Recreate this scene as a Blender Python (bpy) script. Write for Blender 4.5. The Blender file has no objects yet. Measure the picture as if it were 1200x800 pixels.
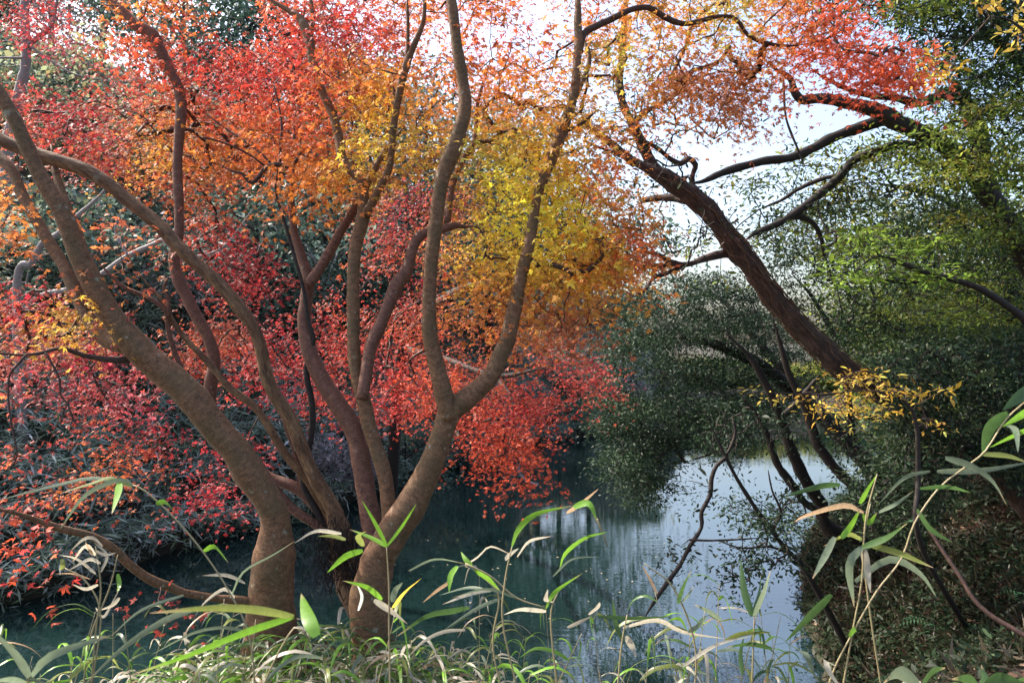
import bpy, math, random
import numpy as np
from mathutils import Vector, noise as mnoise

# ------------------------------------------------------------------ camera, sky, sun, exposure
scene = bpy.context.scene
CAMZ = 4.3
FPX = 866.7
cam_data = bpy.data.cameras.new("camera")
cam = bpy.data.objects.new("camera", cam_data)
scene.collection.objects.link(cam)
cam.location = (0, 0, CAMZ)
cam.rotation_euler = (math.radians(90), 0, 0)
cam_data.sensor_width = 36.0
cam_data.lens = 26.0
cam_data.clip_end = 2000
cam_data.clip_start = 0.05
cam_data.dof.use_dof = True
cam_data.dof.focus_distance = 6.0
cam_data.dof.aperture_fstop = 9.0
scene.camera = cam

SUN_AZ = math.radians(-66)      # from +Y towards -X
SUN_EL = math.radians(47)
world = bpy.data.worlds.new("World")
scene.world = world
world.use_nodes = True
wn = world.node_tree.nodes
sky = wn.new("ShaderNodeTexSky")
sky.sky_type = 'NISHITA'
sky.sun_disc = False
sky.sun_elevation = SUN_EL
sky.sun_rotation = SUN_AZ
sky.dust_density = 4.5
sky.air_density = 1.0
sky.ozone_density = 1.0
world.node_tree.links.new(sky.outputs[0], wn["Background"].inputs[0])
wn["Background"].inputs[1].default_value = 0.15

sun_data = bpy.data.lights.new("sun", 'SUN')
sun_data.energy = 3.3
sun_data.angle = math.radians(0.5)
sun_data.color = (1.0, 0.93, 0.82)
sun = bpy.data.objects.new("sun", sun_data)
scene.collection.objects.link(sun)
sd = Vector((math.sin(SUN_AZ) * math.cos(SUN_EL), math.cos(SUN_AZ) * math.cos(SUN_EL), math.sin(SUN_EL)))
sun.rotation_euler = sd.to_track_quat('Z', 'Y').to_euler()
sun.location = (0, 0, 40)

scene.view_settings.view_transform = 'Standard'
scene.view_settings.look = 'None'
scene.view_settings.gamma = 1
scene.view_settings.use_curve_mapping = False
scene.view_settings.exposure = 1.6
scene.cycles.use_denoising = True
scene.cycles.max_bounces = 8
scene.cycles.transmission_bounces = 6
scene.cycles.diffuse_bounces = 4
scene.cycles.sample_clamp_indirect = 6.0

rng = np.random.default_rng(7)
random.seed(7)
COL = scene.collection


# ------------------------------------------------------------------ helpers
def P(px, py, d):
    """pixel of the 1200x800 photograph at distance d -> point in the place"""
    return np.array([d * (px - 600) / FPX, d, CAMZ - d * (py - 400) / FPX])


def tag(o, label=None, cat=None, group=None, kind=None):
    if label: o["label"] = label
    if cat: o["category"] = cat
    if group: o["group"] = group
    if kind: o["kind"] = kind
    elif cat: o["kind"] = "thing"
    return o


def empty(name, loc, label=None, cat=None, group=None):
    o = bpy.data.objects.new(name, None)
    o.empty_display_size = 0.2
    o.location = loc
    COL.objects.link(o)
    return tag(o, label, cat, group)


def mesh_obj(name, V, F, mat, parent=None, col=None, bark=None, smooth=False):
    """V (n,3) world positions; F (m,k) int array or list of such arrays"""
    V = np.asarray(V, dtype=np.float32)
    if not isinstance(F, list): F = [F]
    F = [np.asarray(f, dtype=np.int32) for f in F if len(f)]
    me = bpy.data.meshes.new(name)
    base = np.zeros(3, dtype=np.float32)
    if parent is not None:
        base = np.array(parent.matrix_world.translation if parent.parent else parent.location, dtype=np.float32)
        if parent.parent:
            base = np.array(parent["_w"], dtype=np.float32) if "_w" in parent else base
    me.vertices.add(len(V))
    me.vertices.foreach_set("co", (V - base).ravel())
    loops = np.concatenate([f.ravel() for f in F])
    starts = []; s = 0
    for f in F:
        starts.append(s + np.arange(len(f)) * f.shape[1]); s += f.size
    starts = np.concatenate(starts).astype(np.int32)
    me.loops.add(len(loops)); me.loops.foreach_set("vertex_index", loops)
    me.polygons.add(len(starts)); me.polygons.foreach_set("loop_start", starts)
    if smooth:
        me.polygons.foreach_set("use_smooth", np.ones(len(starts), dtype=bool))
    if col is not None:
        a = me.attributes.new("Col", 'FLOAT_COLOR', 'POINT')
        c = np.ones((len(V), 4), dtype=np.float32); c[:, :3] = col
        a.data.foreach_set("color", c.ravel())
    if bark is not None:
        a = me.attributes.new("barkco", 'FLOAT_VECTOR', 'POINT')
        a.data.foreach_set("vector", np.asarray(bark, dtype=np.float32).ravel())
    me.update(calc_edges=True)
    me.validate()
    me.materials.append(mat)
    o = bpy.data.objects.new(name, me)
    COL.objects.link(o)
    if parent is not None: o.parent = parent
    return o


def nz(p, s=1.0, seed=0.0):
    return mnoise.noise(Vector((p[0] * s + seed, p[1] * s + seed * 1.7, p[2] * s - seed)))


class Tubes:
    """collects tapered tubes into one mesh"""
    def __init__(self): self.V = []; self.F = []; self.B = []; self.n = 0

    def add(self, pts, rad, sides=10, lump=0.0, caps=True, v0=0.0):
        pts = np.asarray(pts, float); rad = np.asarray(rad, float)
        m = len(pts)
        T = np.gradient(pts, axis=0); T /= np.linalg.norm(T, axis=1)[:, None] + 1e-9
        up = np.array([0.0, 1.0, 0.0]) if abs(T[0][1]) < 0.9 else np.array([1.0, 0, 0])
        u = np.cross(T[0], up); u /= np.linalg.norm(u)
        ang = np.arange(sides) * 2 * math.pi / sides
        vlen = v0
        for i in range(m):
            if i:
                vlen += np.linalg.norm(pts[i] - pts[i - 1])
            u = u - T[i] * np.dot(u, T[i]); u /= np.linalg.norm(u) + 1e-9
            w = np.cross(T[i], u)
            r = np.full(sides, rad[i])
            if lump > 0:
                for k in range(sides):
                    q = pts[i] + (u * math.cos(ang[k]) + w * math.sin(ang[k])) * rad[i]
                    r[k] *= 1 + lump * (nz(q, 7.0, 3.1) + 0.5 * nz(q, 19.0, 1.3))
            ring = pts[i] + np.outer(np.cos(ang) * r, u) + np.outer(np.sin(ang) * r, w)
            self.V.append(ring)
            self.B.append(np.stack([np.cos(ang) * rad[i], np.sin(ang) * rad[i], np.full(sides, vlen)], 1))
        b = self.n
        i = np.arange(m - 1)[:, None] * sides; k = np.arange(sides)[None, :]; k2 = (k + 1) % sides
        q = np.stack([b + i + k, b + i + k2, b + i + sides + k2, b + i + sides + k], -1).reshape(-1, 4)
        self.F.append(q)
        self.n += m * sides
        if caps and sides > 3:
            for end in (0, m - 1):
                self.V.append(pts[end][None, :]); self.B.append(np.array([[0, 0, vlen if end else v0]]))
                c = self.n; self.n += 1
                a = b + end * sides + np.arange(sides); a2 = b + end * sides + (np.arange(sides) + 1) % sides
                # thin quads as caps (degenerate fourth corner avoided by triangles list)
                self.F.append(np.stack([a, a2, np.full(sides, c)], 1) if end else np.stack([a2, a, np.full(sides, c)], 1))

    def build(self, name, mat, parent=None, smooth=True):
        q = [f for f in self.F if f.shape[1] == 4]; t = [f for f in self.F if f.shape[1] == 3]
        Fs = []
        if q: Fs.append(np.concatenate(q))
        if t: Fs.append(np.concatenate(t))
        return mesh_obj(name, np.concatenate(self.V), Fs, mat, parent, bark=np.concatenate(self.B), smooth=smooth)


def catmull(K, step):
    """K (n,k): resample by Catmull-Rom, step in metres on first three columns"""
    K = np.asarray(K, float)
    if len(K) == 2:
        n = max(2, int(np.linalg.norm(K[1, :3] - K[0, :3]) / step) + 1)
        t = np.linspace(0, 1, n)[:, None]
        return K[0] * (1 - t) + K[1] * t
    E = np.vstack([2 * K[0] - K[1], K, 2 * K[-1] - K[-2]])
    out = []
    for i in range(1, len(E) - 2):
        n = max(2, int(np.linalg.norm(E[i + 1, :3] - E[i, :3]) / step) + 1)
        for t in np.arange(n) / n:
            p0, p1, p2, p3 = E[i - 1:i + 3]
            out.append(0.5 * ((2 * p1) + (-p0 + p2) * t + (2 * p0 - 5 * p1 + 4 * p2 - p3) * t * t + (-p0 + 3 * p1 - 3 * p2 + p3) * t ** 3))
    out.append(K[-1])
    return np.array(out)


def limb_keys(pts, d0, d1=None):
    """pts: list of (px,py,rpx[,d]); depth runs d0..d1 along the limb unless given"""
    if d1 is None: d1 = d0
    xy = np.array([p[:2] for p in pts], float)
    L = np.concatenate([[0], np.cumsum(np.linalg.norm(np.diff(xy, axis=0), axis=1))]); L /= L[-1]
    K = []
    for p, l in zip(pts, L):
        d = p[3] if len(p) > 3 else d0 + (d1 - d0) * l
        K.append(list(P(p[0], p[1], d)) + [p[2] * d / FPX])
    return np.array(K)


# ------------------------------------------------------------------ materials
def new_mat(name):
    m = bpy.data.materials.new(name); m.use_nodes = True
    nt = m.node_tree
    return m, nt, nt.nodes, nt.links, nt.nodes["Principled BSDF"], nt.nodes["Material Output"]


def leaf_mat(name, trans=0.45, rough=0.5, spec=0.3, tint=(1, 1, 1), tgain=1.35):
    m, nt, N, L, pb, out = new_mat(name)
    at = N.new("ShaderNodeAttribute"); at.attribute_name = "Col"
    geo = N.new("ShaderNodeNewGeometry")
    hs = N.new("ShaderNodeHueSaturation")
    tex = N.new("ShaderNodeTexNoise"); tex.inputs["Scale"].default_value = 90
    L.new(geo.outputs["Position"], tex.inputs["Vector"])
    mr = N.new("ShaderNodeMapRange"); mr.inputs[3].default_value = 0.7; mr.inputs[4].default_value = 1.3
    L.new(tex.outputs["Fac"], mr.inputs[0]); L.new(mr.outputs[0], hs.inputs["Value"])
    L.new(at.outputs["Color"], hs.inputs["Color"])
    L.new(hs.outputs[0], pb.inputs["Base Color"])
    pb.inputs["Roughness"].default_value = rough
    pb.inputs["Specular IOR Level"].default_value = spec
    tr = N.new("ShaderNodeBsdfTranslucent")
    mul = N.new("ShaderNodeMix"); mul.data_type = 'RGBA'; mul.blend_type = 'MULTIPLY'; mul.inputs[0].default_value = 1
    mul.inputs["B"].default_value = (tgain * tint[0], tgain * tint[1], tgain * tint[2], 1)
    L.new(hs.outputs[0], mul.inputs["A"]); L.new(mul.outputs["Result"], tr.inputs["Color"])
    mx = N.new("ShaderNodeMixShader"); mx.inputs[0].default_value = trans
    L.new(pb.outputs[0], mx.inputs[1]); L.new(tr.outputs[0], mx.inputs[2]); L.new(mx.outputs[0], out.inputs[0])
    return m


def bark_mat(name, c1, c2, c3, ridged=False, lichen=0.0, bump=0.5, scale=1.0):
    m, nt, N, L, pb, out = new_mat(name)
    at = N.new("ShaderNodeAttribute"); at.attribute_name = "barkco"
    mp = N.new("ShaderNodeMapping"); mp.inputs["Scale"].default_value = (scale, scale, scale * (0.28 if ridged else 1.6))
    L.new(at.outputs["Vector"], mp.inputs["Vector"])
    n1 = N.new("ShaderNodeTexNoise"); n1.inputs["Scale"].default_value = 26; n1.inputs["Detail"].default_value = 8; n1.inputs["Roughness"].default_value = 0.65
    L.new(mp.outputs[0], n1.inputs["Vector"])
    n2 = N.new("ShaderNodeTexNoise"); n2.inputs["Scale"].default_value = 6; n2.inputs["Detail"].default_value = 4
    L.new(at.outputs["Vector"], n2.inputs["Vector"])
    r1 = N.new("ShaderNodeValToRGB")
    r1.color_ramp.elements[0].position = 0.32; r1.color_ramp.elements[0].color = (*c1, 1)
    r1.color_ramp.elements[1].position = 0.68; r1.color_ramp.elements[1].color = (*c2, 1)
    L.new(n1.outputs["Fac"], r1.inputs[0])
    mx = N.new("ShaderNodeMix"); mx.data_type = 'RGBA'
    rr = N.new("ShaderNodeValToRGB"); rr.color_ramp.elements[0].position = 0.42; rr.color_ramp.elements[1].position = 0.62
    L.new(n2.outputs["Fac"], rr.inputs[0])
    L.new(rr.outputs[0], mx.inputs[0]); L.new(r1.outputs[0], mx.inputs["A"]); mx.inputs["B"].default_value = (*c3, 1)
    mx2 = N.new("ShaderNodeMix"); mx2.data_type = 'RGBA'; mx2.inputs[0].default_value = 0.42
    L.new(mx.outputs["Result"], mx2.inputs["A"]); L.new(r1.outputs[0], mx2.inputs["B"])
    nf = N.new("ShaderNodeTexNoise"); nf.inputs["Scale"].default_value = 110; nf.inputs["Detail"].default_value = 4; nf.inputs["Roughness"].default_value = 0.7
    L.new(mp.outputs[0], nf.inputs["Vector"])
    mrf = N.new("ShaderNodeMapRange"); mrf.inputs[1].default_value = 0.35; mrf.inputs[2].default_value = 0.65; mrf.inputs[3].default_value = 0.55; mrf.inputs[4].default_value = 1.35
    L.new(nf.outputs["Fac"], mrf.inputs[0])
    hsf = N.new("ShaderNodeHueSaturation"); L.new(mrf.outputs[0], hsf.inputs["Value"]); L.new(mx2.outputs["Result"], hsf.inputs["Color"])
    last = hsf.outputs[0]
    if lichen > 0:
        n3 = N.new("ShaderNodeTexNoise"); n3.inputs["Scale"].default_value = 14; n3.inputs["Detail"].default_value = 5
        L.new(at.outputs["Vector"], n3.inputs["Vector"])
        r3 = N.new("ShaderNodeValToRGB"); r3.color_ramp.elements[0].position = 0.66; r3.color_ramp.elements[1].position = 0.71
        L.new(n3.outputs["Fac"], r3.inputs[0])
        ml = N.new("ShaderNodeMath"); ml.operation = 'MULTIPLY'; ml.inputs[1].default_value = lichen
        L.new(r3.outputs[0], ml.inputs[0])
        m3 = N.new("ShaderNodeMix"); m3.data_type = 'RGBA'; m3.inputs["B"].default_value = (0.26, 0.27, 0.20, 1)
        L.new(ml.outputs[0], m3.inputs[0]); L.new(last, m3.inputs["A"]); last = m3.outputs["Result"]
    if lichen > 0.2:
        vs = N.new("ShaderNodeTexVoronoi"); vs.inputs["Scale"].default_value = 13
        wp = N.new("ShaderNodeMix"); wp.data_type = 'VECTOR'; wp.inputs[0].default_value = 0.05
        L.new(at.outputs["Vector"], wp.inputs["A"]); L.new(n1.outputs["Color"], wp.inputs["B"]); L.new(wp.outputs["Result"], vs.inputs["Vector"])
        rs = N.new("ShaderNodeValToRGB"); rs.color_ramp.elements[0].position = 0.05; rs.color_ramp.elements[0].color = (0.75, 0.75, 0.75, 1); rs.color_ramp.elements[1].position = 0.10; rs.color_ramp.elements[1].color = (0, 0, 0, 1)
        L.new(vs.outputs["Distance"], rs.inputs[0])
        ms = N.new("ShaderNodeMix"); ms.data_type = 'RGBA'; ms.inputs["B"].default_value = (0.24, 0.25, 0.20, 1)
        L.new(rs.outputs[0], ms.inputs[0]); L.new(last, ms.inputs["A"]); last = ms.outputs["Result"]
    L.new(last, pb.inputs["Base Color"])
    pb.inputs["Roughness"].default_value = 0.72
    pb.inputs["Specular IOR Level"].default_value = 0.3
    bp = N.new("ShaderNodeBump"); bp.inputs["Strength"].default_value = bump; bp.inputs["Distance"].default_value = 0.02 if ridged else 0.006
    if ridged:
        vo = N.new("ShaderNodeTexVoronoi"); vo.feature = 'DISTANCE_TO_EDGE'; vo.inputs["Scale"].default_value = 24
        mp2 = N.new("ShaderNodeMapping"); mp2.inputs["Scale"].default_value = (1, 1, 0.3)
        ad = N.new("ShaderNodeMix"); ad.data_type = 'VECTOR'; ad.inputs[0].default_value = 0.06
        L.new(at.outputs["Vector"], ad.inputs["A"]); L.new(n1.outputs["Color"], ad.inputs["B"])
        L.new(ad.outputs["Result"], mp2.inputs[0]); L.new(mp2.outputs[0], vo.inputs["Vector"])
        mm = N.new("ShaderNodeMath"); mm.operation = 'MULTIPLY_ADD'; mm.inputs[1].default_value = 1.2
        L.new(vo.outputs[0], mm.inputs[0]); L.new(n1.outputs["Fac"], mm.inputs[2]); L.new(mm.outputs[0], bp.inputs["Height"])
    else:
        L.new(n1.outputs["Fac"], bp.inputs["Height"])
    L.new(bp.outputs[0], pb.inputs["Normal"])
    return m


M_BARK = bark_mat("maple_bark", (0.078, 0.038, 0.019), (0.230, 0.120, 0.062), (0.090, 0.066, 0.030), lichen=0.6, bump=0.8)
M_BARK_RED = bark_mat("reddish_bark", (0.070, 0.032, 0.022), (0.20, 0.090, 0.058), (0.12, 0.055, 0.038), lichen=0.3, bump=0.6)
M_BARK_PEEL = bark_mat("peeling_bark", (0.06, 0.028, 0.015), (0.28, 0.165, 0.085), (0.09, 0.040, 0.022), ridged=True, lichen=0.25, bump=0.5)
M_BARK_ROUGH = bark_mat("ridged_bark", (0.018, 0.011, 0.009), (0.11, 0.062, 0.048), (0.055, 0.035, 0.028), ridged=True, lichen=0.12, bump=1.0)
M_BARK_DARK = bark_mat("dark_bark", (0.014, 0.011, 0.010), (0.045, 0.032, 0.027), (0.024, 0.02, 0.017), bump=0.7)
M_BARK_GREY = bark_mat("grey_bark", (0.17, 0.145, 0.14), (0.34, 0.30, 0.29), (0.24, 0.20, 0.19), lichen=0.3, bump=0.5)
M_TWIG = bark_mat("twig_bark", (0.035, 0.02, 0.016), (0.10, 0.055, 0.04), (0.06, 0.03, 0.025), bump=0.2)
M_MAPLE = leaf_mat("maple_leaf", trans=0.42, rough=0.55, spec=0.3, tgain=1.5)
M_EVER = leaf_mat("evergreen_leaf", trans=0.25, rough=0.5, spec=0.22, tgain=1.3)
M_SOFT = leaf_mat("soft_leaf", trans=0.45, rough=0.5, spec=0.3, tgain=1.5)
M_BLADE = leaf_mat("bamboo_blade", trans=0.4, rough=0.38, spec=0.45, tgain=1.4)
M_LITTER = leaf_mat("dry_leaf", trans=0.05, rough=0.9, spec=0.08, tgain=1.0)

# stem material
M_STEM, nt, N, L, pb, out = new_mat("bamboo_stem")
tx = N.new("ShaderNodeTexNoise"); tx.inputs["Scale"].default_value = 30
rp = N.new("ShaderNodeValToRGB"); rp.color_ramp.elements[0].color = (0.22, 0.20, 0.08, 1); rp.color_ramp.elements[1].color = (0.36, 0.27, 0.16, 1)
L.new(tx.outputs["Fac"], rp.inputs[0]); L.new(rp.outputs[0], pb.inputs["Base Color"]); pb.inputs["Roughness"].default_value = 0.5

# soil
M_SOIL, nt, N, L, pb, out = new_mat("soil")
geo = N.new("ShaderNodeNewGeometry")
t1 = N.new("ShaderNodeTexNoise"); t1.inputs["Scale"].default_value = 9; t1.inputs["Detail"].default_value = 10; t1.inputs["Roughness"].default_value = 0.7
t2 = N.new("ShaderNodeTexNoise"); t2.inputs["Scale"].default_value = 0.5; t2.inputs["Detail"].default_value = 4
L.new(geo.outputs["Position"], t1.inputs["Vector"]); L.new(geo.outputs["Position"], t2.inputs["Vector"])
r1 = N.new("ShaderNodeValToRGB"); r1.color_ramp.elements[0].position = 0.35; r1.color_ramp.elements[1].position = 0.7
r1.color_ramp.elements[0].color = (0.014, 0.010, 0.008, 1); r1.color_ramp.elements[1].color = (0.07, 0.045, 0.03, 1)
r2 = N.new("ShaderNodeValToRGB"); r2.color_ramp.elements[0].position = 0.4; r2.color_ramp.elements[1].position = 0.6
L.new(t1.outputs["Fac"], r1.inputs[0]); L.new(t2.outputs["Fac"], r2.inputs[0])
mx = N.new("ShaderNodeMix"); mx.data_type = 'RGBA'; mx.inputs["B"].default_value = (0.035, 0.045, 0.022, 1)
ml = N.new("ShaderNodeMath"); ml.operation = 'MULTIPLY'; ml.inputs[1].default_value = 0.7
L.new(r2.outputs[0], ml.inputs[0]); L.new(ml.outputs[0], mx.inputs[0]); L.new(r1.outputs[0], mx.inputs["A"])
L.new(mx.outputs["Result"], pb.inputs["Base Color"]); pb.inputs["Roughness"].default_value = 0.95
bp = N.new("ShaderNodeBump"); bp.inputs["Strength"].default_value = 0.9; bp.inputs["Distance"].default_value = 0.06
L.new(t1.outputs["Fac"], bp.inputs["Height"]); L.new(bp.outputs[0], pb.inputs["Normal"])

# water
M_WATER, nt, N, L, pb, out = new_mat("pond_water")
geo = N.new("ShaderNodeNewGeometry")
mp = N.new("ShaderNodeMapping"); mp.inputs["Scale"].default_value = (0.8, 3.2, 1)
L.new(geo.outputs["Position"], mp.inputs[0])
w1 = N.new("ShaderNodeTexNoise"); w1.inputs["Scale"].default_value = 3.2; w1.inputs["Detail"].default_value = 3; w1.inputs["Roughness"].default_value = 0.45
w2 = N.new("ShaderNodeTexNoise"); w2.inputs["Scale"].default_value = 0.35; w2.inputs["Detail"].default_value = 2
L.new(mp.outputs[0], w1.inputs["Vector"]); L.new(geo.outputs["Position"], w2.inputs["Vector"])
wr = N.new("ShaderNodeMapRange"); wr.inputs[1].default_value = 0.4; wr.inputs[2].default_value = 0.65; wr.inputs[3].default_value = 0.01; wr.inputs[4].default_value = 0.05
L.new(w2.outputs["Fac"], wr.inputs[0])
bp = N.new("ShaderNodeBump"); bp.inputs["Distance"].default_value = 0.05
L.new(wr.outputs[0], bp.inputs["Strength"]); L.new(w1.outputs["Fac"], bp.inputs["Height"])
wc = N.new("ShaderNodeValToRGB"); wc.color_ramp.elements[0].color = (0.004, 0.013, 0.014, 1); wc.color_ramp.elements[1].color = (0.009, 0.024, 0.022, 1)
L.new(w2.outputs["Fac"], wc.inputs[0]); L.new(wc.outputs[0], pb.inputs["Base Color"])
pb.inputs["Roughness"].default_value = 0.025; pb.inputs["IOR"].default_value = 2.6; pb.inputs["Specular IOR Level"].default_value = 0.5
L.new(bp.outputs[0], pb.inputs["Normal"])

# ------------------------------------------------------------------ ground and water
POND = np.array([(-30, 4), (-14, 4.2), (-8, 4.9), (-5, 5.2), (-3, 5.6), (-2.0, 6.0), (-1.2, 6.3), (-0.6, 6.1), (0.5, 5.9), (2, 6.2), (3.0, 7.2),
                 (3.8, 8.5), (4.1, 9.8), (4.6, 11.6), (5.6, 14.3), (6.4, 16), (10, 21), (15.2, 28.6), (22, 33), (40, 38), (40, 44), (24, 41.5), (16, 39),
                 (8.6, 37), (3.8, 34), (0.7, 31), (-2.0, 26), (-3.2, 23.3), (-4.7, 18.8), (-6.0, 16.9), (-7.1, 15.0), (-7.8, 12.6), (-9.5, 10.8), (-14, 9.5), (-30, 9)], float)


def pond_sd(x, y):
    """signed distance to the pond outline, positive on land; also nearest point on the shore"""
    x = np.asarray(x, float); y = np.asarray(y, float)
    best = np.full(x.shape, 1e9); bx = np.zeros(x.shape); by = np.zeros(x.shape)
    inside = np.zeros(x.shape, bool)
    n = len(POND)
    for i in range(n):
        ax, ay = POND[i]; cx, cy = POND[(i + 1) % n]
        ex, ey = cx - ax, cy - ay
        t = np.clip(((x - ax) * ex + (y - ay) * ey) / (ex * ex + ey * ey), 0, 1)
        qx, qy = ax + t * ex, ay + t * ey
        d = np.hypot(x - qx, y - qy)
        m = d < best
        best = np.where(m, d, best); bx = np.where(m, qx, bx); by = np.where(m, qy, by)
        cond = ((ay > y) != (cy > y)) & (x < (cx - ax) * (y - ay) / (cy - ay + 1e-12) + ax)
        inside ^= cond
    return np.where(inside, -best, best), bx, by


def ground(x, y):
    x = np.asarray(x, float); y = np.asarray(y, float)
    s, bx, by = pond_sd(x, y)
    sp = np.maximum(s, 0)
    near = 2.55 * (1 - np.exp(-sp / 1.35))
    ang = np.arctan2(x, np.maximum(y, 0.1))
    hm = np.clip((0.12 - ang) / 0.16, 0, 1); hm = hm * hm * (3 - 2 * hm)
    hill = 0.25 + 0.30 * np.minimum(sp, 3) + (24.0 * hm + 1.0) * (1 - np.exp(-sp / 19))
    right = 0.15 + 0.72 * np.minimum(sp, 5) + 6 * (1 - np.exp(-np.maximum(sp - 5, 0) / 12))
    far = 0.25 + 1.5 * (1 - np.exp(-sp / 8))
    wn_ = np.exp(-(np.maximum(by - 6.6, 0) / 0.9) ** 2)                      # near shore
    wr_ = np.where((bx > 2.5) & (by < 37.5) & (by > 6.2), 1.0, 0.0)
    wf_ = np.where((by >= 37.5) & (bx > 12), 1.0, 0.0)
    h = np.where(wr_ > 0, right, hill)
    h = np.where(wf_ > 0, far + hill * 0.15, h)
    h = h * (1 - wn_) + near * wn_
    bump = 0.62 * np.exp(-(((x + 1.15) / 0.75) ** 2 + ((y - 4.6) / 0.75) ** 2))
    h = np.where(s > 0, h + bump * np.clip(s / 0.6, 0, 1), np.maximum(-1.2, s * 0.8 - 0.05))
    return h


def grid_axis(lo, hi, fine_lo, fine_hi, fstep, grow):
    a = list(np.arange(fine_lo, fine_hi, fstep))
    v = fine_hi; st = fstep
    while v < hi: a.append(v); st *= grow; v += st
    a.append(hi)
    v = fine_lo; st = fstep; b = []
    while v > lo: st *= grow; v -= st; b.append(max(v, lo))
    return np.array(sorted(set(b + a)))


gx = grid_axis(-500, 500, -12, 14, 0.22, 1.06)
gy = grid_axis(-60, 600, 0, 26, 0.22, 1.06)
GX, GY = np.meshgrid(gx, gy)
GZ = ground(GX, GY)
small = np.array([[mnoise.noise(Vector((a * 1.7, b * 1.7, 0.3))) * 0.10 + mnoise.noise(Vector((a * 0.25, b * 0.25, 4))) * 0.35 * min(1, max(0, (math.hypot(a, b) - 8) / 10)) for a, b in zip(r1_, r2_)] for r1_, r2_ in zip(GX, GY)])
GS, _, _ = pond_sd(GX, GY)
GZ = GZ + small * np.clip(GS / 0.8, 0, 1)
nx, ny = len(gx), len(gy)
ii, jj = np.meshgrid(np.arange(nx - 1), np.arange(ny - 1))
q = np.stack([jj * nx + ii, jj * nx + ii + 1, (jj + 1) * nx + ii + 1, (jj + 1) * nx + ii], -1).reshape(-1, 4)
g = mesh_obj("ground", np.stack([GX, GY, GZ], -1).reshape(-1, 3), q, M_SOIL, smooth=True)
tag(g, kind="structure")
wv = np.array([(-31, 3, 0), (41, 3, 0), (41, 46, 0), (-31, 46, 0)], float)
w = mesh_obj("water", wv, np.array([[0, 1, 2, 3]]), M_WATER)
tag(w, kind="structure")

# ------------------------------------------------------------------ leaves
def star_leaf(lobes=5):
    """maple leaf: pointed lobes from one centre, unit span about 1"""
    angs = {5: (-112, -56, 0, 56, 112), 7: (-135, -92, -46, 0, 46, 92, 135)}[lobes]
    lens = {5: (0.34, 0.50, 0.62, 0.50, 0.34), 7: (0.26, 0.42, 0.52, 0.6, 0.52, 0.42, 0.26)}[lobes]
    V = [(0, 0, 0)]; F = []
    hw = 19 if lobes == 5 else 13
    for a, l in zip(angs, lens):
        a0 = math.radians(a)
        b = len(V)
        for da, k in ((-hw * 1.3, 0.45), (0, 1.0), (hw * 1.3, 0.45)):
            aa = a0 + math.radians(da)
            V.append((math.sin(aa) * l * k, math.cos(aa) * l * k, -0.10 * k * l - (0.05 if da == 0 else 0)))
        F.append((0, b + 2, b + 1, b))
    return np.array(V), [np.array(F)]


def oval_leaf(w=0.36):
    V = np.array([(0, 0, 0), (w / 2, 0.35, 0.05), (w / 2 * 0.8, 0.7, 0.02), (0, 1, -0.10), (-w / 2 * 0.8, 0.7, 0.02), (-w / 2, 0.35, 0.05), (0, 0.5, -0.02)], float)
    F = np.array([(0, 1, 2, 6), (6, 2, 3, 4), (0, 6, 4, 5)])
    return V, [F]


def diamond_leaf(w=0.4):
    V = np.array([(0, 0, 0), (w / 2, 0.45, 0.03), (0, 1, -0.06), (-w / 2, 0.45, 0.03)], float)
    return V, [np.array([(0, 1, 2, 3)])]


LEAF5 = star_leaf(5); LEAF7 = star_leaf(7); OVAL = oval_leaf(); DIA = diamond_leaf(); DIAW = diamond_leaf(0.62); NARROW = diamond_leaf(0.12)


def rand_unit(n):
    v = rng.normal(size=(n, 3)); return v / np.linalg.norm(v, axis=1)[:, None]


def frames(nrm, fwd):
    z = nrm / (np.linalg.norm(nrm, axis=1)[:, None] + 1e-9)
    y = fwd - z * np.sum(fwd * z, 1)[:, None]; y /= np.linalg.norm(y, axis=1)[:, None] + 1e-9
    x = np.cross(y, z)
    return np.stack([x, y, z], 2)   # columns


def scatter(template, pos, R, size, colr, jitter_verts=0.0):
    T, Fs = template
    n = len(pos); k = len(T)
    V = np.einsum('nij,kj->nki', R, T) * size[:, None, None] + pos[:, None, :]
    if jitter_verts: V += rng.normal(size=V.shape) * jitter_verts * size[:, None, None]
    F = [(f[None, :, :] + (np.arange(n) * k)[:, None, None]).reshape(-1, f.shape[1]) for f in Fs]
    C = np.repeat(colr, k, axis=0)
    return V.reshape(-1, 3), F, C


def in_poly(pts, poly):
    poly = np.asarray(poly, float); x, y = pts[:, 0], pts[:, 1]; ins = np.zeros(len(x), bool)
    for i in range(len(poly)):
        ax, ay = poly[i]; cx, cy = poly[(i + 1) % len(poly)]
        ins ^= ((ay > y) != (cy > y)) & (x < (cx - ax) * (y - ay) / (cy - ay + 1e-12) + ax)
    return ins


def poly_points(poly, n, gap=0.0, gscale=55.0, seed=0.0):
    """n points in the outline, thinned by noise so that they clump"""
    poly = np.asarray(poly, float); lo, hi = poly.min(0), poly.max(0)
    out = []
    guard = 0
    while len(out) < n and guard < 60:
        guard += 1
        c = lo + rng.random((n * 2, 2)) * (hi - lo)
        c = c[in_poly(c + rng.normal(size=c.shape) * 5, poly)]
        for p in c:
            v = mnoise.noise(Vector((p[0] / gscale + seed, p[1] / gscale * 1.5 - seed, seed))) * 0.5 + 0.5
            if v + rng.random() * 0.25 > gap: out.append(p)
            if len(out) >= n: break
    return np.array(out)


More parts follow.
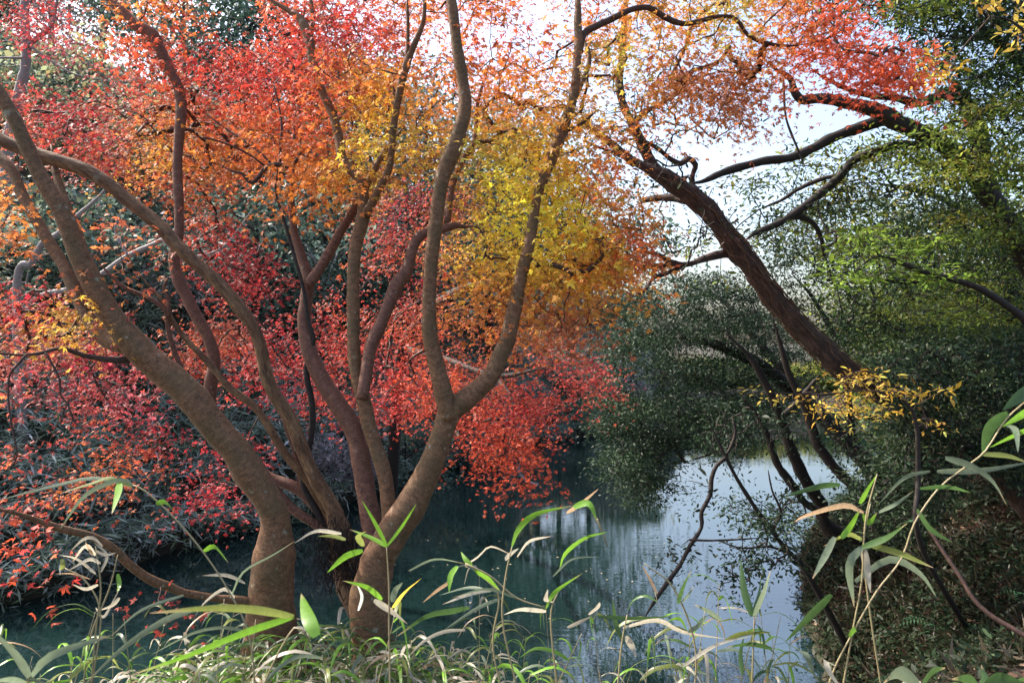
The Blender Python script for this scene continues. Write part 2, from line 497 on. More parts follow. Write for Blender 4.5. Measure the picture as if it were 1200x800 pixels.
def clusters_from(sets):
    """sets: (poly, n, d0, d1[, gap]) -> cluster centres in the place and their pixels"""
    C = []; X = []
    for i, s in enumerate(sets):
        poly, n, d0, d1 = s[:4]; gap = s[4] if len(s) > 4 else 0.3
        if n <= 0: continue
        p = poly_points(poly, n, gap, seed=i * 3.3 + d0)
        for a in p:
            dd = d0 + (d1 - d0) * rng.random()
            C.append(P(a[0], a[1], dd)); X.append(a)
    return np.array(C), np.array(X)


def grow_twigs(nodes, targets, maxlen=2.5, rmin=0.0016, rk=0.0011, sag=0.05, sides=4):
    """connect targets to the limbs (nodes) as a branching tree; returns Tubes"""
    tb = Tubes()
    nodes = np.asarray(nodes); m = len(nodes); n = len(targets)
    allp = np.vstack([nodes, targets]); parent = np.full(m + n, -1)
    D = np.linalg.norm(targets[:, None, :] - nodes[None, :, :], axis=2)
    best = D.min(1); bi = D.argmin(1)
    cost = best.copy(); done = np.zeros(n, bool)
    for _ in range(n):
        i = int(np.argmin(np.where(done, 1e9, cost)))
        done[i] = True; parent[m + i] = bi[i]
        d = np.linalg.norm(targets - targets[i], axis=1) * 1.12
        upd = (~done) & (d < cost)
        cost[upd] = d[upd]; bi[upd] = m + i
    cnt = np.ones(m + n)
    # accumulate counts from leaves down
    depth = np.zeros(m + n, int)
    def dp(i):
        k = 0
        while parent[i] >= 0: i = parent[i]; k += 1
        return k
    depth = np.array([dp(i) for i in range(m + n)])
    for i in np.argsort(-depth):
        if parent[i] >= 0: cnt[parent[i]] += cnt[i]
    for i in range(n):
        a = allp[parent[m + i]]; b = targets[i]
        L_ = np.linalg.norm(b - a)
        if L_ < 0.02 or L_ > maxlen: continue
        mid = (a + b) / 2 + rng.normal(size=3) * L_ * 0.09 + np.array([0, 0, sag * L_])
        q1 = (a * 0.75 + b * 0.25) * 0.5 + mid * 0.5 * 1.0 if False else a * 0.56 + mid * 0.38 + b * 0.06
        rb = rmin + rk * math.sqrt(cnt[m + i]); ra = rb * 1.2
        pts = np.array([a, q1, mid, mid * 0.4 + b * 0.6 + rng.normal(size=3) * L_ * 0.03, b])
        tb.add(pts, np.linspace(ra, rb * 0.75, 5), sides, caps=False)
    return tb


# seen leaf colours of the maples: (px, py, colour)
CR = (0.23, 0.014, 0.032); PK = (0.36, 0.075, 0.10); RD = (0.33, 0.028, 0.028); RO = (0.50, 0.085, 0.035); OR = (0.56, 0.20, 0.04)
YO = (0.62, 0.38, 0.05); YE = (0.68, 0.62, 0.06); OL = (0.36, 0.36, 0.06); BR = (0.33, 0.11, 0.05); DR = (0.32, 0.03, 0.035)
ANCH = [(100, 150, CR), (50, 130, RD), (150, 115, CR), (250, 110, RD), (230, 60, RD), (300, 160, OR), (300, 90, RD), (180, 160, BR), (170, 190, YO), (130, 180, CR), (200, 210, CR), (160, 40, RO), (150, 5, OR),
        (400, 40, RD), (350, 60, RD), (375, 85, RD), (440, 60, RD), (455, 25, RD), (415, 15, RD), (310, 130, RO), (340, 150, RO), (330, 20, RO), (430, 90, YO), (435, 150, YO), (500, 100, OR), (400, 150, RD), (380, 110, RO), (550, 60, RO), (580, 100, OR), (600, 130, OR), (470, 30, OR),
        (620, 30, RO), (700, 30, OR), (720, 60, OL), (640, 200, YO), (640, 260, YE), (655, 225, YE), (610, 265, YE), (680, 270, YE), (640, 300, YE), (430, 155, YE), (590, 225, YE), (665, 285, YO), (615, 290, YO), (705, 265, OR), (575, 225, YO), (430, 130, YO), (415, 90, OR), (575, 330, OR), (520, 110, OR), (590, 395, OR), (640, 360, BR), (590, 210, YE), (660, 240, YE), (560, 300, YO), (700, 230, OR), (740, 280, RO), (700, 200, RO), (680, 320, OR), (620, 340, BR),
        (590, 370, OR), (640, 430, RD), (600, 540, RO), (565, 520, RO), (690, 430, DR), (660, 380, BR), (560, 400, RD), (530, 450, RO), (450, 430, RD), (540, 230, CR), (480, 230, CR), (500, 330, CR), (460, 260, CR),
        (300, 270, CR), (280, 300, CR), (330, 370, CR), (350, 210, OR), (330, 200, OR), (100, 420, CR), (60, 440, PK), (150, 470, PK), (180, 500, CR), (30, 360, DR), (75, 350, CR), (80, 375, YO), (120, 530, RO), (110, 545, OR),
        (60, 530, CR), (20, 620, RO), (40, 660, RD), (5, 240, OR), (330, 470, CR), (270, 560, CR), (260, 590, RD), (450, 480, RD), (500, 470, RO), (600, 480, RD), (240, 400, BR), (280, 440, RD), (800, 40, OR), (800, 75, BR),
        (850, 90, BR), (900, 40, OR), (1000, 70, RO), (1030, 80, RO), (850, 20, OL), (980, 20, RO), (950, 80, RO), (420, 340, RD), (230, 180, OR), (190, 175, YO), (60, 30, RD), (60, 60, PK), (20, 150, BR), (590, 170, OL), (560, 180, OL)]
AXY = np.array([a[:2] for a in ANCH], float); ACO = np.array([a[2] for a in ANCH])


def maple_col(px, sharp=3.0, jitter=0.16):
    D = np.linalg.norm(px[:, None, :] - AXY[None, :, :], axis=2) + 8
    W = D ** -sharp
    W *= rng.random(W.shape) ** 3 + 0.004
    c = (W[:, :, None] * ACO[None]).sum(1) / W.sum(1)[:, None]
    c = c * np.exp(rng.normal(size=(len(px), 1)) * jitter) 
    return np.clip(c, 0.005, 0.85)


def to_px(v):
    return np.stack([600 + FPX * v[:, 0] / v[:, 1], 400 - FPX * (v[:, 2] - CAMZ) / v[:, 1]], 1)


DENS = 1.3


def maple_foliage(sets, per=26, rad=0.26, size=0.056, nodes=None, template=LEAF5, nlen=3.0, layer=0.22, jit=0.16):
    """flat, drooping sprays of leaves, with the twigs that carry them"""
    C, X = clusters_from([(q[0], int(q[1] * DENS)) + tuple(q[2:]) for q in sets])
    n = len(C)
    k = per
    idx = np.repeat(np.arange(n), k)
    # each spray: a tilted, drooping disc
    tilt = rng.normal(size=(n, 2)) * 0.25
    a = rng.random(n * k) * 2 * math.pi; r = np.sqrt(rng.random(n * k)) * rad * (0.6 + 0.8 * rng.random(n))[idx]
    dx = np.cos(a) * r; dy = np.sin(a) * r
    dz = tilt[idx, 0] * dx + tilt[idx, 1] * dy - 0.55 * r * r / rad + rng.normal(size=n * k) * layer * rad
    pos = C[idx] + np.stack([dx, dy, dz], 1)
    nrm = np.stack([rng.normal(size=n * k) * 0.6, rng.normal(size=n * k) * 0.6 - 0.3, np.full(n * k, 0.75)], 1)
    fwd = np.stack([dx, dy, -0.6 * np.abs(r)], 1) / (r[:, None] + 1e-3) + rng.normal(size=(n * k, 3)) * 0.5
    R = frames(nrm, fwd)
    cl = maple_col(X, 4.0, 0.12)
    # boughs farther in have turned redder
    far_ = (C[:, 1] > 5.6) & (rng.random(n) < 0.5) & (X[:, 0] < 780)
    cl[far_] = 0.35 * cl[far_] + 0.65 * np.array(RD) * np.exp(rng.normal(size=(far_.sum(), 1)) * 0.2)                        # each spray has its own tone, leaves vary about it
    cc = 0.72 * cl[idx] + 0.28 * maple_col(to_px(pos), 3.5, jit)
    cc *= np.exp(rng.normal(size=(len(cc), 1)) * 0.26)
    sz = 1.12 * size * np.exp(rng.normal(size=n * k) * 0.22)
    V, F, Cc = scatter(template, pos, R, sz, np.clip(cc, 0.004, 0.85), jitter_verts=0.045)
    tb = grow_twigs(nodes, C) if nodes is not None else None
    return V, F, Cc, tb, C


def oval_foliage(C, per, rad, size, colors, template=OVAL, flat=0.45, up=0.8, spread=0.6, jit=0.3):
    n = len(C); idx = np.repeat(np.arange(n), per); N_ = n * per
    o = rng.normal(size=(N_, 3)); o /= np.linalg.norm(o, axis=1)[:, None]; o *= (rng.random(N_) ** 0.45)[:, None] * rad
    o[:, 2] *= flat
    o *= (0.6 + 0.8 * rng.random(n))[idx][:, None]
    pos = C[idx] + o
    nrm = rng.normal(size=(N_, 3)) * spread; nrm[:, 2] += up
    fwd = o / rad + rng.normal(size=(N_, 3)) * 0.5; fwd[:, 2] -= 0.3
    R = frames(nrm, fwd)
    colors = np.asarray(colors, float)
    base = colors[rng.integers(0, len(colors), n)]
    cc = 0.6 * base[idx] + 0.4 * colors[rng.integers(0, len(colors), N_)]
    cc = cc * np.exp(rng.normal(size=(N_, 1)) * jit + 0.25 * rng.normal(size=(n, 1))[idx])
    sz = size * np.exp(rng.normal(size=N_) * 0.25)
    return scatter(template, pos, R, sz, np.clip(cc, 0.003, 0.85))


def limb_nodes(Ks, step=0.25):
    return np.concatenate([catmull(K, step)[:, :3] for K in Ks])


def build_tree(name, label, cat, trunk, limbs, base=None, mat=M_BARK, limb_mat=None, lump=0.13, sides=14, group=None, step=0.05):
    """trunk and limbs: arrays of (x,y,z,r) keys. Returns the root and the nodes on its limbs"""
    if cat == "maple tree":
        trunk = trunk.copy(); w_ = np.clip(np.arange(len(trunk)) / 5.0, 0, 1); trunk[:, 3] *= 1 - 0.13 * w_
        limbs = [((l[0], l[1] * [1, 1, 1, 0.86]) if isinstance(l, tuple) else l * [1, 1, 1, 0.86]) for l in limbs]
    b = trunk[0][:3] if base is None else base
    root = empty(name, (b[0], b[1], b[2]), label, cat, group)
    Ks = [trunk] + [l[1] if isinstance(l, tuple) else l for l in limbs]
    def one(K, nm, mt, sd):
        C = catmull(K, step)
        tt = np.linspace(0, 1, len(C))
        if K[-1, 3] < 0.05: C[:, 3] *= np.clip((1.0 - tt) / 0.14, 0.25, 1.0) ** 0.7
        tb = Tubes(); tb.add(C[:, :3], np.maximum(C[:, 3], 0.0015), sd, lump)
        return tb.build(nm, mt, root)
    one(trunk, "trunk", mat, sides)
    for l in limbs:
        if isinstance(l, tuple): mt, K = l
        else: mt, K = (limb_mat or mat), l
        one(K, "limb", mt, max(6, sides - 4) if K[:, 3].max() > 0.02 else 6)
    return root, limb_nodes(Ks)


LK = limb_keys
D0 = 4.5
# ------------------------------------------------------------------ near maples
# A: leaning stem at the left
A_tr = LK([(316, 775, 36), (317, 735, 31), (318, 705, 28), (319, 680, 27.5), (320, 655, 27.5), (323, 630, 22), (323, 605, 18.5), (312, 582, 19), (295, 558, 20), (275, 527, 20), (249, 497, 20),
           (228, 470, 20), (205, 447, 19.5), (178, 424, 19), (147, 392, 17), (118, 350, 15), (93, 300, 13), (73, 250, 11.5), (46, 203, 10), (24, 155, 9), (6, 120, 9), (-40, 50, 8), (-80, -40, 6)], 4.45, 4.0)
A2 = LK([(150, 405, 13), (128, 400, 11), (108, 380, 10), (94, 355, 9), (84, 332, 8.5), (74, 310, 8), (60, 288, 7.5), (44, 260, 7.5), (28, 233, 7.5), (14, 200, 7), (-4, 180, 6.5), (-60, 120, 6)], 4.4, 4.9)
A3 = LK([(122, 365, 9), (113, 345, 8), (101, 310, 7.5), (89, 270, 7), (77, 238, 6), (66, 205, 5), (60, 170, 4)], 4.4, 4.8)
A4 = LK([(310, 712, 8), (285, 704, 6.5), (250, 700, 5), (215, 694, 5), (200, 688, 5.5), (175, 678, 6), (150, 660, 6), (132, 642, 5.5), (107, 628, 5), (75, 620, 5), (50, 612, 4), (25, 603, 3.5), (0, 597, 3), (-40, 592, 2)], 4.4, 3.5)
A5 = LK([(165, 418, 6), (140, 422, 5), (118, 420, 4), (97, 416, 3.2), (72, 408, 2.6), (50, 413, 2.2), (27, 416, 1.8), (0, 414, 1.5), (-30, 410, 1)], 4.3, 3.6)
A6 = LK([(30, 416, 1.8), (20, 428, 1.7), (11, 440, 1.6), (10, 470, 1.5), (14, 500, 1.4), (20, 535, 1.3), (10, 548, 1.1), (-5, 560, 1)], 3.68, 3.6)
A7 = LK([(53, 413, 1.8), (62, 428, 1.6), (70, 445, 1.6), (71, 462, 1.5), (80, 475, 1.4), (87, 494, 1.4), (97, 498, 1.2), (112, 489, 1)], 3.75, 3.8)
A8 = LK([(105, 292, 3), (125, 318, 3), (145, 336, 3.2), (165, 345, 3.6), (180, 352, 4), (194, 366, 4.2), (197, 385, 4.2), (203, 410, 4.2), (215, 440, 4.5)], 4.6, 4.9)
rootA, nodesA = build_tree("maple_tree", "leaning brown maple whose swollen foot stands leftmost on the near bank", "maple tree", A_tr, [A2, A3, A4, (M_TWIG, A5), (M_TWIG, A6), (M_TWIG, A7)], sides=18)

# C: the big forked stem with D, E and H
C_tr = LK([(446, 800, 30), (440, 765, 27), (434, 725, 25), (434, 695, 24.5), (442, 662, 23), (458, 628, 22.5), (478, 598, 21), (494, 570, 18.5), (505, 546, 16.5), (513, 523, 15.5), (521, 500, 15.5), (526, 484, 16)], 4.5, 4.55)
C1 = LK([(526, 492, 13), (520, 464, 13), (512, 430, 11.5), (505, 400, 10.5), (503, 375, 10), (504, 325, 9.5), (509, 275, 9.5), (515, 228, 9.5), (521, 200, 11), (532, 175, 11), (540, 150, 9.3), (545, 125, 8.5),
         (543, 100, 8), (539, 75, 7.8), (535, 50, 7.6), (532, 25, 7.3), (529, 0, 7), (520, -50, 6), (505, -120, 4)], 4.53, 4.4)
C2 = LK([(521, 497, 13), (534, 478, 14.5), (550, 465, 14), (566, 451, 13), (579, 433, 12), (588, 412, 11.5), (596, 393, 11), (605, 350, 9.5), (613, 315, 8.5), (620, 287, 7.8), (626, 250, 7), (631, 225, 7), (642, 195, 8), (654, 165, 8.5),
         (661, 145, 8.5), (669, 125, 6.8), (674, 100, 6.2), (676, 75, 6), (678, 50, 6), (677, 25, 5.5), (677, 0, 5), (670, -60, 4)], 4.55, 4.9)
C2b = LK([(679, 62, 5), (684, 40, 5), (700, 30, 4.6), (718, 22, 4.2), (738, 12, 4), (760, 9, 4), (780, 21, 4), (800, 28, 3.5), (820, 25, 3.2), (838, 20, 3), (862, 22, 2.8), (877, 42, 2.6), (900, 51, 2.4), (925, 54, 2), (955, 50, 1.5)], 4.85, 5.2)
C2c = LK([(658, 152, 4), (672, 151, 3), (684, 143, 2.5), (697, 132, 2)], 4.8, 4.7)
C2d = LK([(664, 135, 4), (690, 75, 3.6), (684, 45, 3)], 4.85, 5.0)
Dt = LK([(455, 640, 12), (456, 605, 10), (454, 578, 10), (449, 550, 10), (441, 525, 9.7), (433, 500, 9.7), (424, 462, 10), (416, 425, 9.2), (414, 400, 9), (414, 375, 9), (414, 325, 8.6), (417, 288, 9), (423, 264, 9.5), (427, 247, 9.5), (425, 228, 8), (423, 212, 7),
         (412, 200, 6.5), (401, 186, 6.5), (398, 165, 6), (392, 140, 6), (382, 117, 6), (372, 95, 6), (366, 70, 6.2), (361, 42, 7), (352, 22, 6), (337, 12, 5), (317, 0, 4), (290, -20, 3)], 4.62, 5.1)
D2 = LK([(428, 252, 7), (436, 238, 6), (446, 218, 5.5), (455, 200, 5), (459, 175, 4.6), (461, 150, 4.8), (465, 125, 5), (470, 100, 5.2), (476, 77, 5.5), (483, 58, 4.5), (490, 42, 4), (496, 25, 3.2), (498, 0, 2.6), (498, -30, 2)], 4.85, 4.7)
D3 = LK([(477, 72, 3.2), (478, 50, 2.6), (478, 25, 2.4), (477, 0, 2)], 4.76, 4.7)
D4 = LK([(424, 232, 5.5), (432, 212, 5), (440, 196, 4.5), (450, 178, 4), (460, 166, 3.2), (472, 150, 2)], 4.9, 5.1)
D5 = LK([(363, 45, 4), (366, 28, 3.2), (365, 10, 3), (363, -10, 2)], 5.07, 5.1)
H = LK([(424, 468, 9), (428, 445, 8.5), (431, 425, 8.5), (436, 402, 9), (446, 380, 9), (456, 355, 9.2), (465, 334, 9.5), (475, 320, 9), (480, 306, 7.8), (483, 293, 7.2), (489, 280, 7.2), (499, 272, 6.5), (512, 270, 6), (524, 267, 6), (534, 264, 5), (546, 266, 3.5), (565, 262, 2)], 4.62, 5.0)
E = LK([(441, 650, 16), (434, 605, 13.5), (429, 575, 13.2), (425, 550, 13), (420, 525, 13), (412, 500, 12.5), (398, 476, 12.5), (381, 452, 12), (368, 425, 11), (360, 400, 10.5), (357, 375, 10), (359, 350, 9), (361, 328, 8.5), (354, 302, 6.8), (346, 277, 5.8), (342, 250, 5), (341, 225, 4.6), (344, 200, 4.2), (345, 190, 4)], 4.7, 5.2)
E2 = LK([(361, 335, 7.5), (371, 320, 7), (379, 308, 7), (389, 290, 7), (398, 273, 6.6), (408, 257, 6.2), (418, 240, 6), (430, 215, 5)], 4.95, 5.2)
E4 = LK([(343, 198, 3.8), (334, 194, 3.6), (322, 193, 3.4), (311, 197, 3.3), (304, 206, 3), (296, 214, 2.8), (289, 210, 2.4), (283, 203, 2), (270, 200, 1.5), (255, 190, 1.2)], 5.2, 5.1)
E5 = LK([(345, 192, 2.8), (352, 180, 1.8), (352, 165, 1.5), (344, 150, 1.3), (347, 130, 1)], 5.2, 5.3)
E6 = LK([(328, 195, 2), (329, 170, 1.8), (330, 145, 1.6), (326, 120, 1.2), (320, 95, 1)], 5.2, 5.3)
E7 = LK([(320, 194, 1.8), (300, 175, 1.6), (275, 158, 1.4), (240, 133, 1)], 5.2, 5.4)
E8 = LK([(312, 196, 1.6), (290, 180, 1.3), (255, 165, 1.2), (225, 160, 0.9)], 5.2, 5.0)
Cb = LK([(524, 262, 5), (527, 235, 4.6), (532, 212, 4.2), (541, 190, 3.8), (556, 165, 3), (560, 120, 2.4), (575, 70, 2)], 5.0, 5.6)
Ck = LK([(617, 42, 3), (622, 28, 3), (626, 15, 2.5), (620, 0, 2)], 5.5, 5.4)
rootC, nodesC = build_tree("maple_tree", "big forked maple with six brown stems rising from one foot, right of the others", "maple tree", C_tr,
                           [C1, C2, (M_TWIG, C2b), (M_TWIG, C2c), C2d, Dt, D2, D3, D4, D5, (M_BARK_RED, H), (M_BARK_RED, E), (M_BARK_RED, E2), (M_TWIG, E4), (M_TWIG, E5), (M_TWIG, E6), (M_TWIG, E7), (M_TWIG, E8), (M_BARK_RED, Cb)], sides=18)

# B: slender peeling stems behind, from a shaggy stump
B_tr = LK([(440, 760, 17, 4.75), (430, 722, 19, 4.8), (414, 685, 20, 4.9), (404, 652, 19), (398, 620, 15), (390, 595, 10.5), (375, 570, 9.5), (362, 545, 9.2), (352, 520, 9.2), (338, 487, 9.2), (322, 462, 9), (312, 438, 9), (305, 405, 8.5), (296, 382, 8.5), (280, 360, 8.8), (258, 334, 8.8), (234, 312, 8.8),
           (210, 290, 8.8), (185, 263, 9), (150, 235, 9), (125, 214, 9.5), (102, 200, 10), (85, 194, 9), (50, 183, 9), (20, 172, 10), (0, 163, 11), (-30, 145, 11), (-80, 120, 8)], 5.0, 4.6)
F_ = LK([(398, 640, 12), (380, 605, 9), (358, 580, 8), (338, 567, 8), (320, 561, 7.5), (303, 550, 7.2), (284, 534, 7.2), (262, 508, 8), (247, 478, 9), (247, 450, 9), (251, 425, 8.2), (245, 398, 8.2), (233, 375, 8.2), (220, 350, 8), (208, 325, 8), (204, 302, 7.4), (209, 275, 6.4),
         (210, 250, 6.2), (208, 200, 6.5), (209, 175, 6.6), (211, 150, 7), (212, 120, 7.2), (207, 97, 7.2), (195, 75, 7.2), (187, 57, 7.5), (179, 41, 8.5), (162, 31, 8), (146, 17, 7.2), (130, 0, 7), (105, -30, 6), (70, -80, 4)], 5.0, 5.6)
J1 = LK([(392, 612, 8), (362, 565, 6), (347, 547, 6), (330, 525, 6), (315, 500, 5.5), (300, 478, 5), (285, 466, 5), (270, 455, 5), (257, 440, 4.8), (240, 420, 4.5), (224, 404, 4), (212, 390, 3.6), (200, 372, 3.4), (190, 352, 3), (175, 335, 2.6), (160, 318, 2)], 5.0, 4.8)
J2 = LK([(388, 625, 8), (360, 608, 6.4), (342, 595, 6.4), (320, 570, 6), (303, 542, 5.4), (290, 530, 5), (275, 519, 4.6), (260, 505, 4.4), (243, 492, 4.2), (232, 478, 4), (220, 450, 4), (212, 430, 3.6), (203, 408, 3.5), (197, 385, 3.4), (195, 366, 3.4), (180, 352, 3.2), (165, 345, 3), (145, 336, 2.8), (125, 318, 2.4), (107, 296, 2)], 5.0, 4.75)
E3 = LK([(395, 640, 7), (372, 600, 5), (355, 565, 4.4), (361, 530, 4.2), (366, 500, 4.2), (365, 468, 4.2), (359, 437, 4), (364, 408, 3.4), (368, 397, 3), (361, 375, 2.8), (356, 340, 2.5), (345, 300, 2.3), (332, 255, 2.2), (323, 225, 2), (325, 200, 1.8), (322, 180, 1)], 5.0, 4.9)
J3 = LK([(198, 372, 3), (197, 350, 2.6), (192, 338, 2.4), (197, 325, 2)], 4.8, 4.8)
J4 = LK([(360, 590, 5), (352, 560, 4.2), (345, 525, 4), (335, 500, 3), (330, 470, 2)], 5.05, 5.1)
rootB, nodesB = build_tree("maple_tree", "maple of slender peeling stems fanning left from a shaggy stump between two thick trunks", "maple tree", B_tr,
                           [(M_BARK_RED, F_), (M_BARK_PEEL, J1), (M_BARK_RED, J2), (M_BARK_RED, J3), (M_BARK_DARK, E3), (M_BARK_RED, J4)], mat=M_BARK_PEEL, sides=14)
# shaggy dead growth around that stump
sh = Tubes()
for k in range(520):
    t = rng.random(); c = P(398 + 14 * t - 8, 612 + 66 * t, 4.85 - 0.1 * rng.random())
    a = rng.normal(size=3) * np.array([0.10, 0.05, 0.06]); p0 = c + a
    p1 = p0 + np.array([rng.normal() * 0.025, rng.normal() * 0.02, -0.03 - 0.05 * rng.random()])
    p2 = p1 + np.array([rng.normal() * 0.03, rng.normal() * 0.02, -0.03 * rng.random() + 0.01])
    sh.add([p0, p1, p2], [0.0032, 0.0025, 0.001], 3, caps=False)
so_ = sh.build("shaggy_growth", M_BARK_DARK, rootB); so_.parent = [c for c in rootB.children if c.name.startswith("trunk")][0]

# far maples behind
G1 = LK([(-5, 420, 9), (0, 300, 8), (5, 220, 7.5), (13, 150, 7), (22, 112, 6.5), (29, 82, 6.3), (31, 55, 6), (29, 15, 5.5), (31, -30, 5), (36, -100, 4)], 16, 15.5)
G1[0, 2] = float(ground(G1[0, 0], G1[0, 1])) - 0.2
G1b = LK([(30, 55, 4), (42, 46, 3.5), (60, 30, 2.8), (66, 5, 2), (70, -30, 1.5)], 15.6, 15.4)
G1c = LK([(31, 33, 2.2), (15, 32, 1.8), (0, 38, 1.5), (-40, 45, 1)], 15.6, 15.4)
G1d = LK([(29, 68, 2), (15, 68, 1.8), (0, 68, 1.5), (-30, 72, 1)], 15.6, 15.4)
G1e = LK([(30, 50, 2), (60, 72, 1.4), (90, 88, 1.1), (130, 95, 0.8)], 15.6, 15.4)
rootG, nodesG = build_tree("maple_tree", "pale pinkish maple trunk standing alone on the far bank, top left", "maple tree", G1, [G1b, G1c, G1d, G1e], mat=M_BARK_GREY, sides=10, lump=0.2)

K1 = LK([(10, 425, 6), (20, 335, 4.6), (37, 308, 4.4), (50, 285, 4), (68, 274, 3.6), (88, 255, 3), (118, 228, 2.5), (135, 200, 1.6)], 13, 12)
K1[0] = [-9.0, 13.6, float(ground(-9.0, 13.6)) - 0.2, 0.1]
K2 = LK([(14, 380, 5), (45, 348, 3.6), (85, 338, 4), (118, 322, 4), (150, 300, 4), (190, 281, 3.2), (215, 262, 2.2), (240, 250, 1.6)], 13, 11.5)
K3 = LK([(150, 300, 2), (135, 270, 1.6), (145, 245, 1.3), (160, 240, 1)], 11.9, 11.9)
K4 = LK([(190, 280, 2), (215, 300, 1.6), (260, 290, 1.3), (300, 240, 1)], 11.7, 11.7)
rootK, nodesK = build_tree("maple_tree", "small grey-branched maple leaning over the water behind the left stems", "maple tree", K1, [K2, K3, K4], mat=M_BARK_GREY, sides=8, lump=0.15)

# ------------------------------------------------------------------ maple foliage
def add_foliage(root, nodes, sets, mat=M_MAPLE, **kw):
    V, F, C, tb, _ = maple_foliage(sets, nodes=nodes, **kw)
    mesh_obj("foliage", V, F, mat, root, col=C)
    if tb is not None and tb.n: tb.build("twigs", M_TWIG, root)


ORANGE = [([(330, -30), (700, -40), (705, 60), (690, 130), (640, 120), (560, 110), (520, 130), (480, 110), (430, 130), (350, 80)], 120, 4.6, 6.6, 0.42),
          ([(395, 60), (470, 70), (520, 130), (520, 190), (470, 200), (430, 230), (390, 215), (330, 190), (290, 150), (310, 120), (370, 130)], 85, 4.7, 6.4, 0.36),
          ([(545, 110), (690, 120), (700, 180), (740, 230), (765, 265), (740, 320), (690, 330), (640, 330), (590, 310), (550, 290), (560, 200), (530, 180)], 190, 4.5, 6.2, 0.30),
          ([(560, 290), (760, 290), (745, 330), (700, 360), (690, 400), (640, 400), (560, 380), (545, 340)], 70, 4.5, 6.2, 0.42),
          ([(700, 0), (790, -40), (1000, -40), (1000, 40), (1045, 55), (1070, 88), (1050, 100), (980, 85), (940, 70), (900, 100), (850, 112), (800, 95), (740, 80), (700, 60)], 150, 4.9, 6.4, 0.34),
          ([(760, 80), (900, 90), (880, 125), (840, 130), (790, 115)], 16, 5.0, 6.0, 0.45),
          ([(960, 40), (1050, 50), (1070, 85), (1050, 100), (1000, 90)], 26, 4.8, 5.4, 0.2),
          ([(330, 180), (420, 190), (430, 215), (360, 230), (335, 250), (320, 215)], 16, 4.7, 5.2, 0.3)]
ORANGE += [([(690, 60), (900, 90), (900, 150), (830, 160), (780, 130), (720, 200), (690, 180)], 34, 5.2, 6.4, 0.5)]
ORANGE += [([(250, -420), (1000, -420), (1000, -30), (330, -30)], 200, 4.6, 8.5, 0.3)]      # crown extended unseen above the frame, added to block the sun
add_foliage(rootC, nodesC, ORANGE, per=32, rad=0.26, size=0.048)

RED_B = [([(0, 110), (60, 118), (140, 95), (165, 60), (215, 38), (330, 55), (400, 100), (395, 190), (330, 190), (290, 215), (240, 235), (195, 232), (150, 205), (90, 190), (40, 165), (0, 180)], 270, 5.4, 8.2, 0.38),
         ([(320, -20), (480, -20), (490, 60), (420, 100), (340, 90)], 80, 5.8, 8.0, 0.3),
         ([(142, -20), (215, -20), (215, 20), (190, 28), (160, 12)], 14, 5.2, 5.8, 0.2),
         ([(140, 45), (180, 40), (190, 70), (165, 80), (140, 65)], 9, 5.0, 5.6, 0.1),
         ([(210, 240), (255, 240), (300, 280), (325, 325), (300, 345), (260, 320), (225, 300)], 34, 6.4, 7.6, 0.1),
         ([(210, 370), (290, 380), (300, 420), (250, 440), (200, 410)], 22, 5.4, 6.6, 0.3),
         ([(270, 345), (330, 350), (400, 385), (420, 470), (380, 470), (310, 470), (270, 420)], 44, 6.6, 8.6, 0.45),
         ([(215, 500), (300, 510), (330, 590), (280, 605), (235, 590), (225, 540)], 15, 6.4, 7.6, 0.45)]
RED_B += [([(-200, -350), (330, -350), (330, -20), (-200, -20)], 110, 5.0, 8.5, 0.4)]  # unseen canopy above the frame, added for its shade
add_foliage(rootB, nodesB, RED_B, per=36, rad=0.29, size=0.046)

RED_A = [([(-40, 345), (50, 335), (100, 365), (150, 400), (100, 420), (40, 400), (-40, 400)], 40, 4.9, 6.6, 0.25),
         ([(-40, 400), (90, 400), (190, 425), (198, 500), (190, 550), (160, 580), (130, 560), (90, 470), (40, 470), (-40, 460)], 62, 4.9, 7.0, 0.52),
         ([(-40, 505), (50, 510), (120, 540), (110, 575), (60, 600), (-40, 590)], 12, 4.6, 6.0, 0.5),
         ([(-30, 590), (30, 596), (64, 612), (56, 640), (30, 665), (5, 680), (-30, 640)], 4, 3.3, 3.8, 0.1),
         ([(60, 335), (105, 345), (100, 385), (75, 390), (60, 370)], 5, 4.0, 4.3, 0.0),
         ([(-30, 190), (18, 205), (22, 250), (5, 300), (-30, 300)], 14, 4.3, 5.0, 0.2),
         ([(110, 255), (165, 250), (160, 330), (130, 330)], 5, 4.2, 4.8, 0.0),
         ([(170, 680), (225, 680), (225, 720), (170, 730)], 1, 3.6, 3.9, 0.0)]
add_foliage(rootA, nodesA, RED_A, per=32, rad=0.25, size=0.042)

# a crimson maple rooted on the left bank whose low boughs hang over the water
W1 = np.array([list(P(455, 520, 19.5)[:2]) + [0, 0.16], list(P(468, 440, 15.5)) + [0.13], list(P(490, 380, 12.5)) + [0.11], list(P(540, 340, 10.5)) + [0.08], list(P(580, 330, 9.0)) + [0.05]])
W1[0, 2] = float(ground(W1[0, 0], W1[0, 1])) - 0.2
W2 = np.array([list(P(480, 410, 13.5)) + [0.08], list(P(520, 420, 11.5)) + [0.06], list(P(580, 440, 10.0)) + [0.045], list(P(640, 430, 9.0)) + [0.02]])
W3 = np.array([list(P(490, 380, 12.5)) + [0.06], list(P(480, 320, 11)) + [0.05], list(P(500, 260, 10.0)) + [0.03], list(P(520, 200, 9.5)) + [0.02]])
W4 = np.array([list(P(470, 440, 15.3)) + [0.06], list(P(430, 420, 12)) + [0.05], list(P(380, 400, 10.0)) + [0.03], list(P(320, 380, 9.5)) + [0.02]])
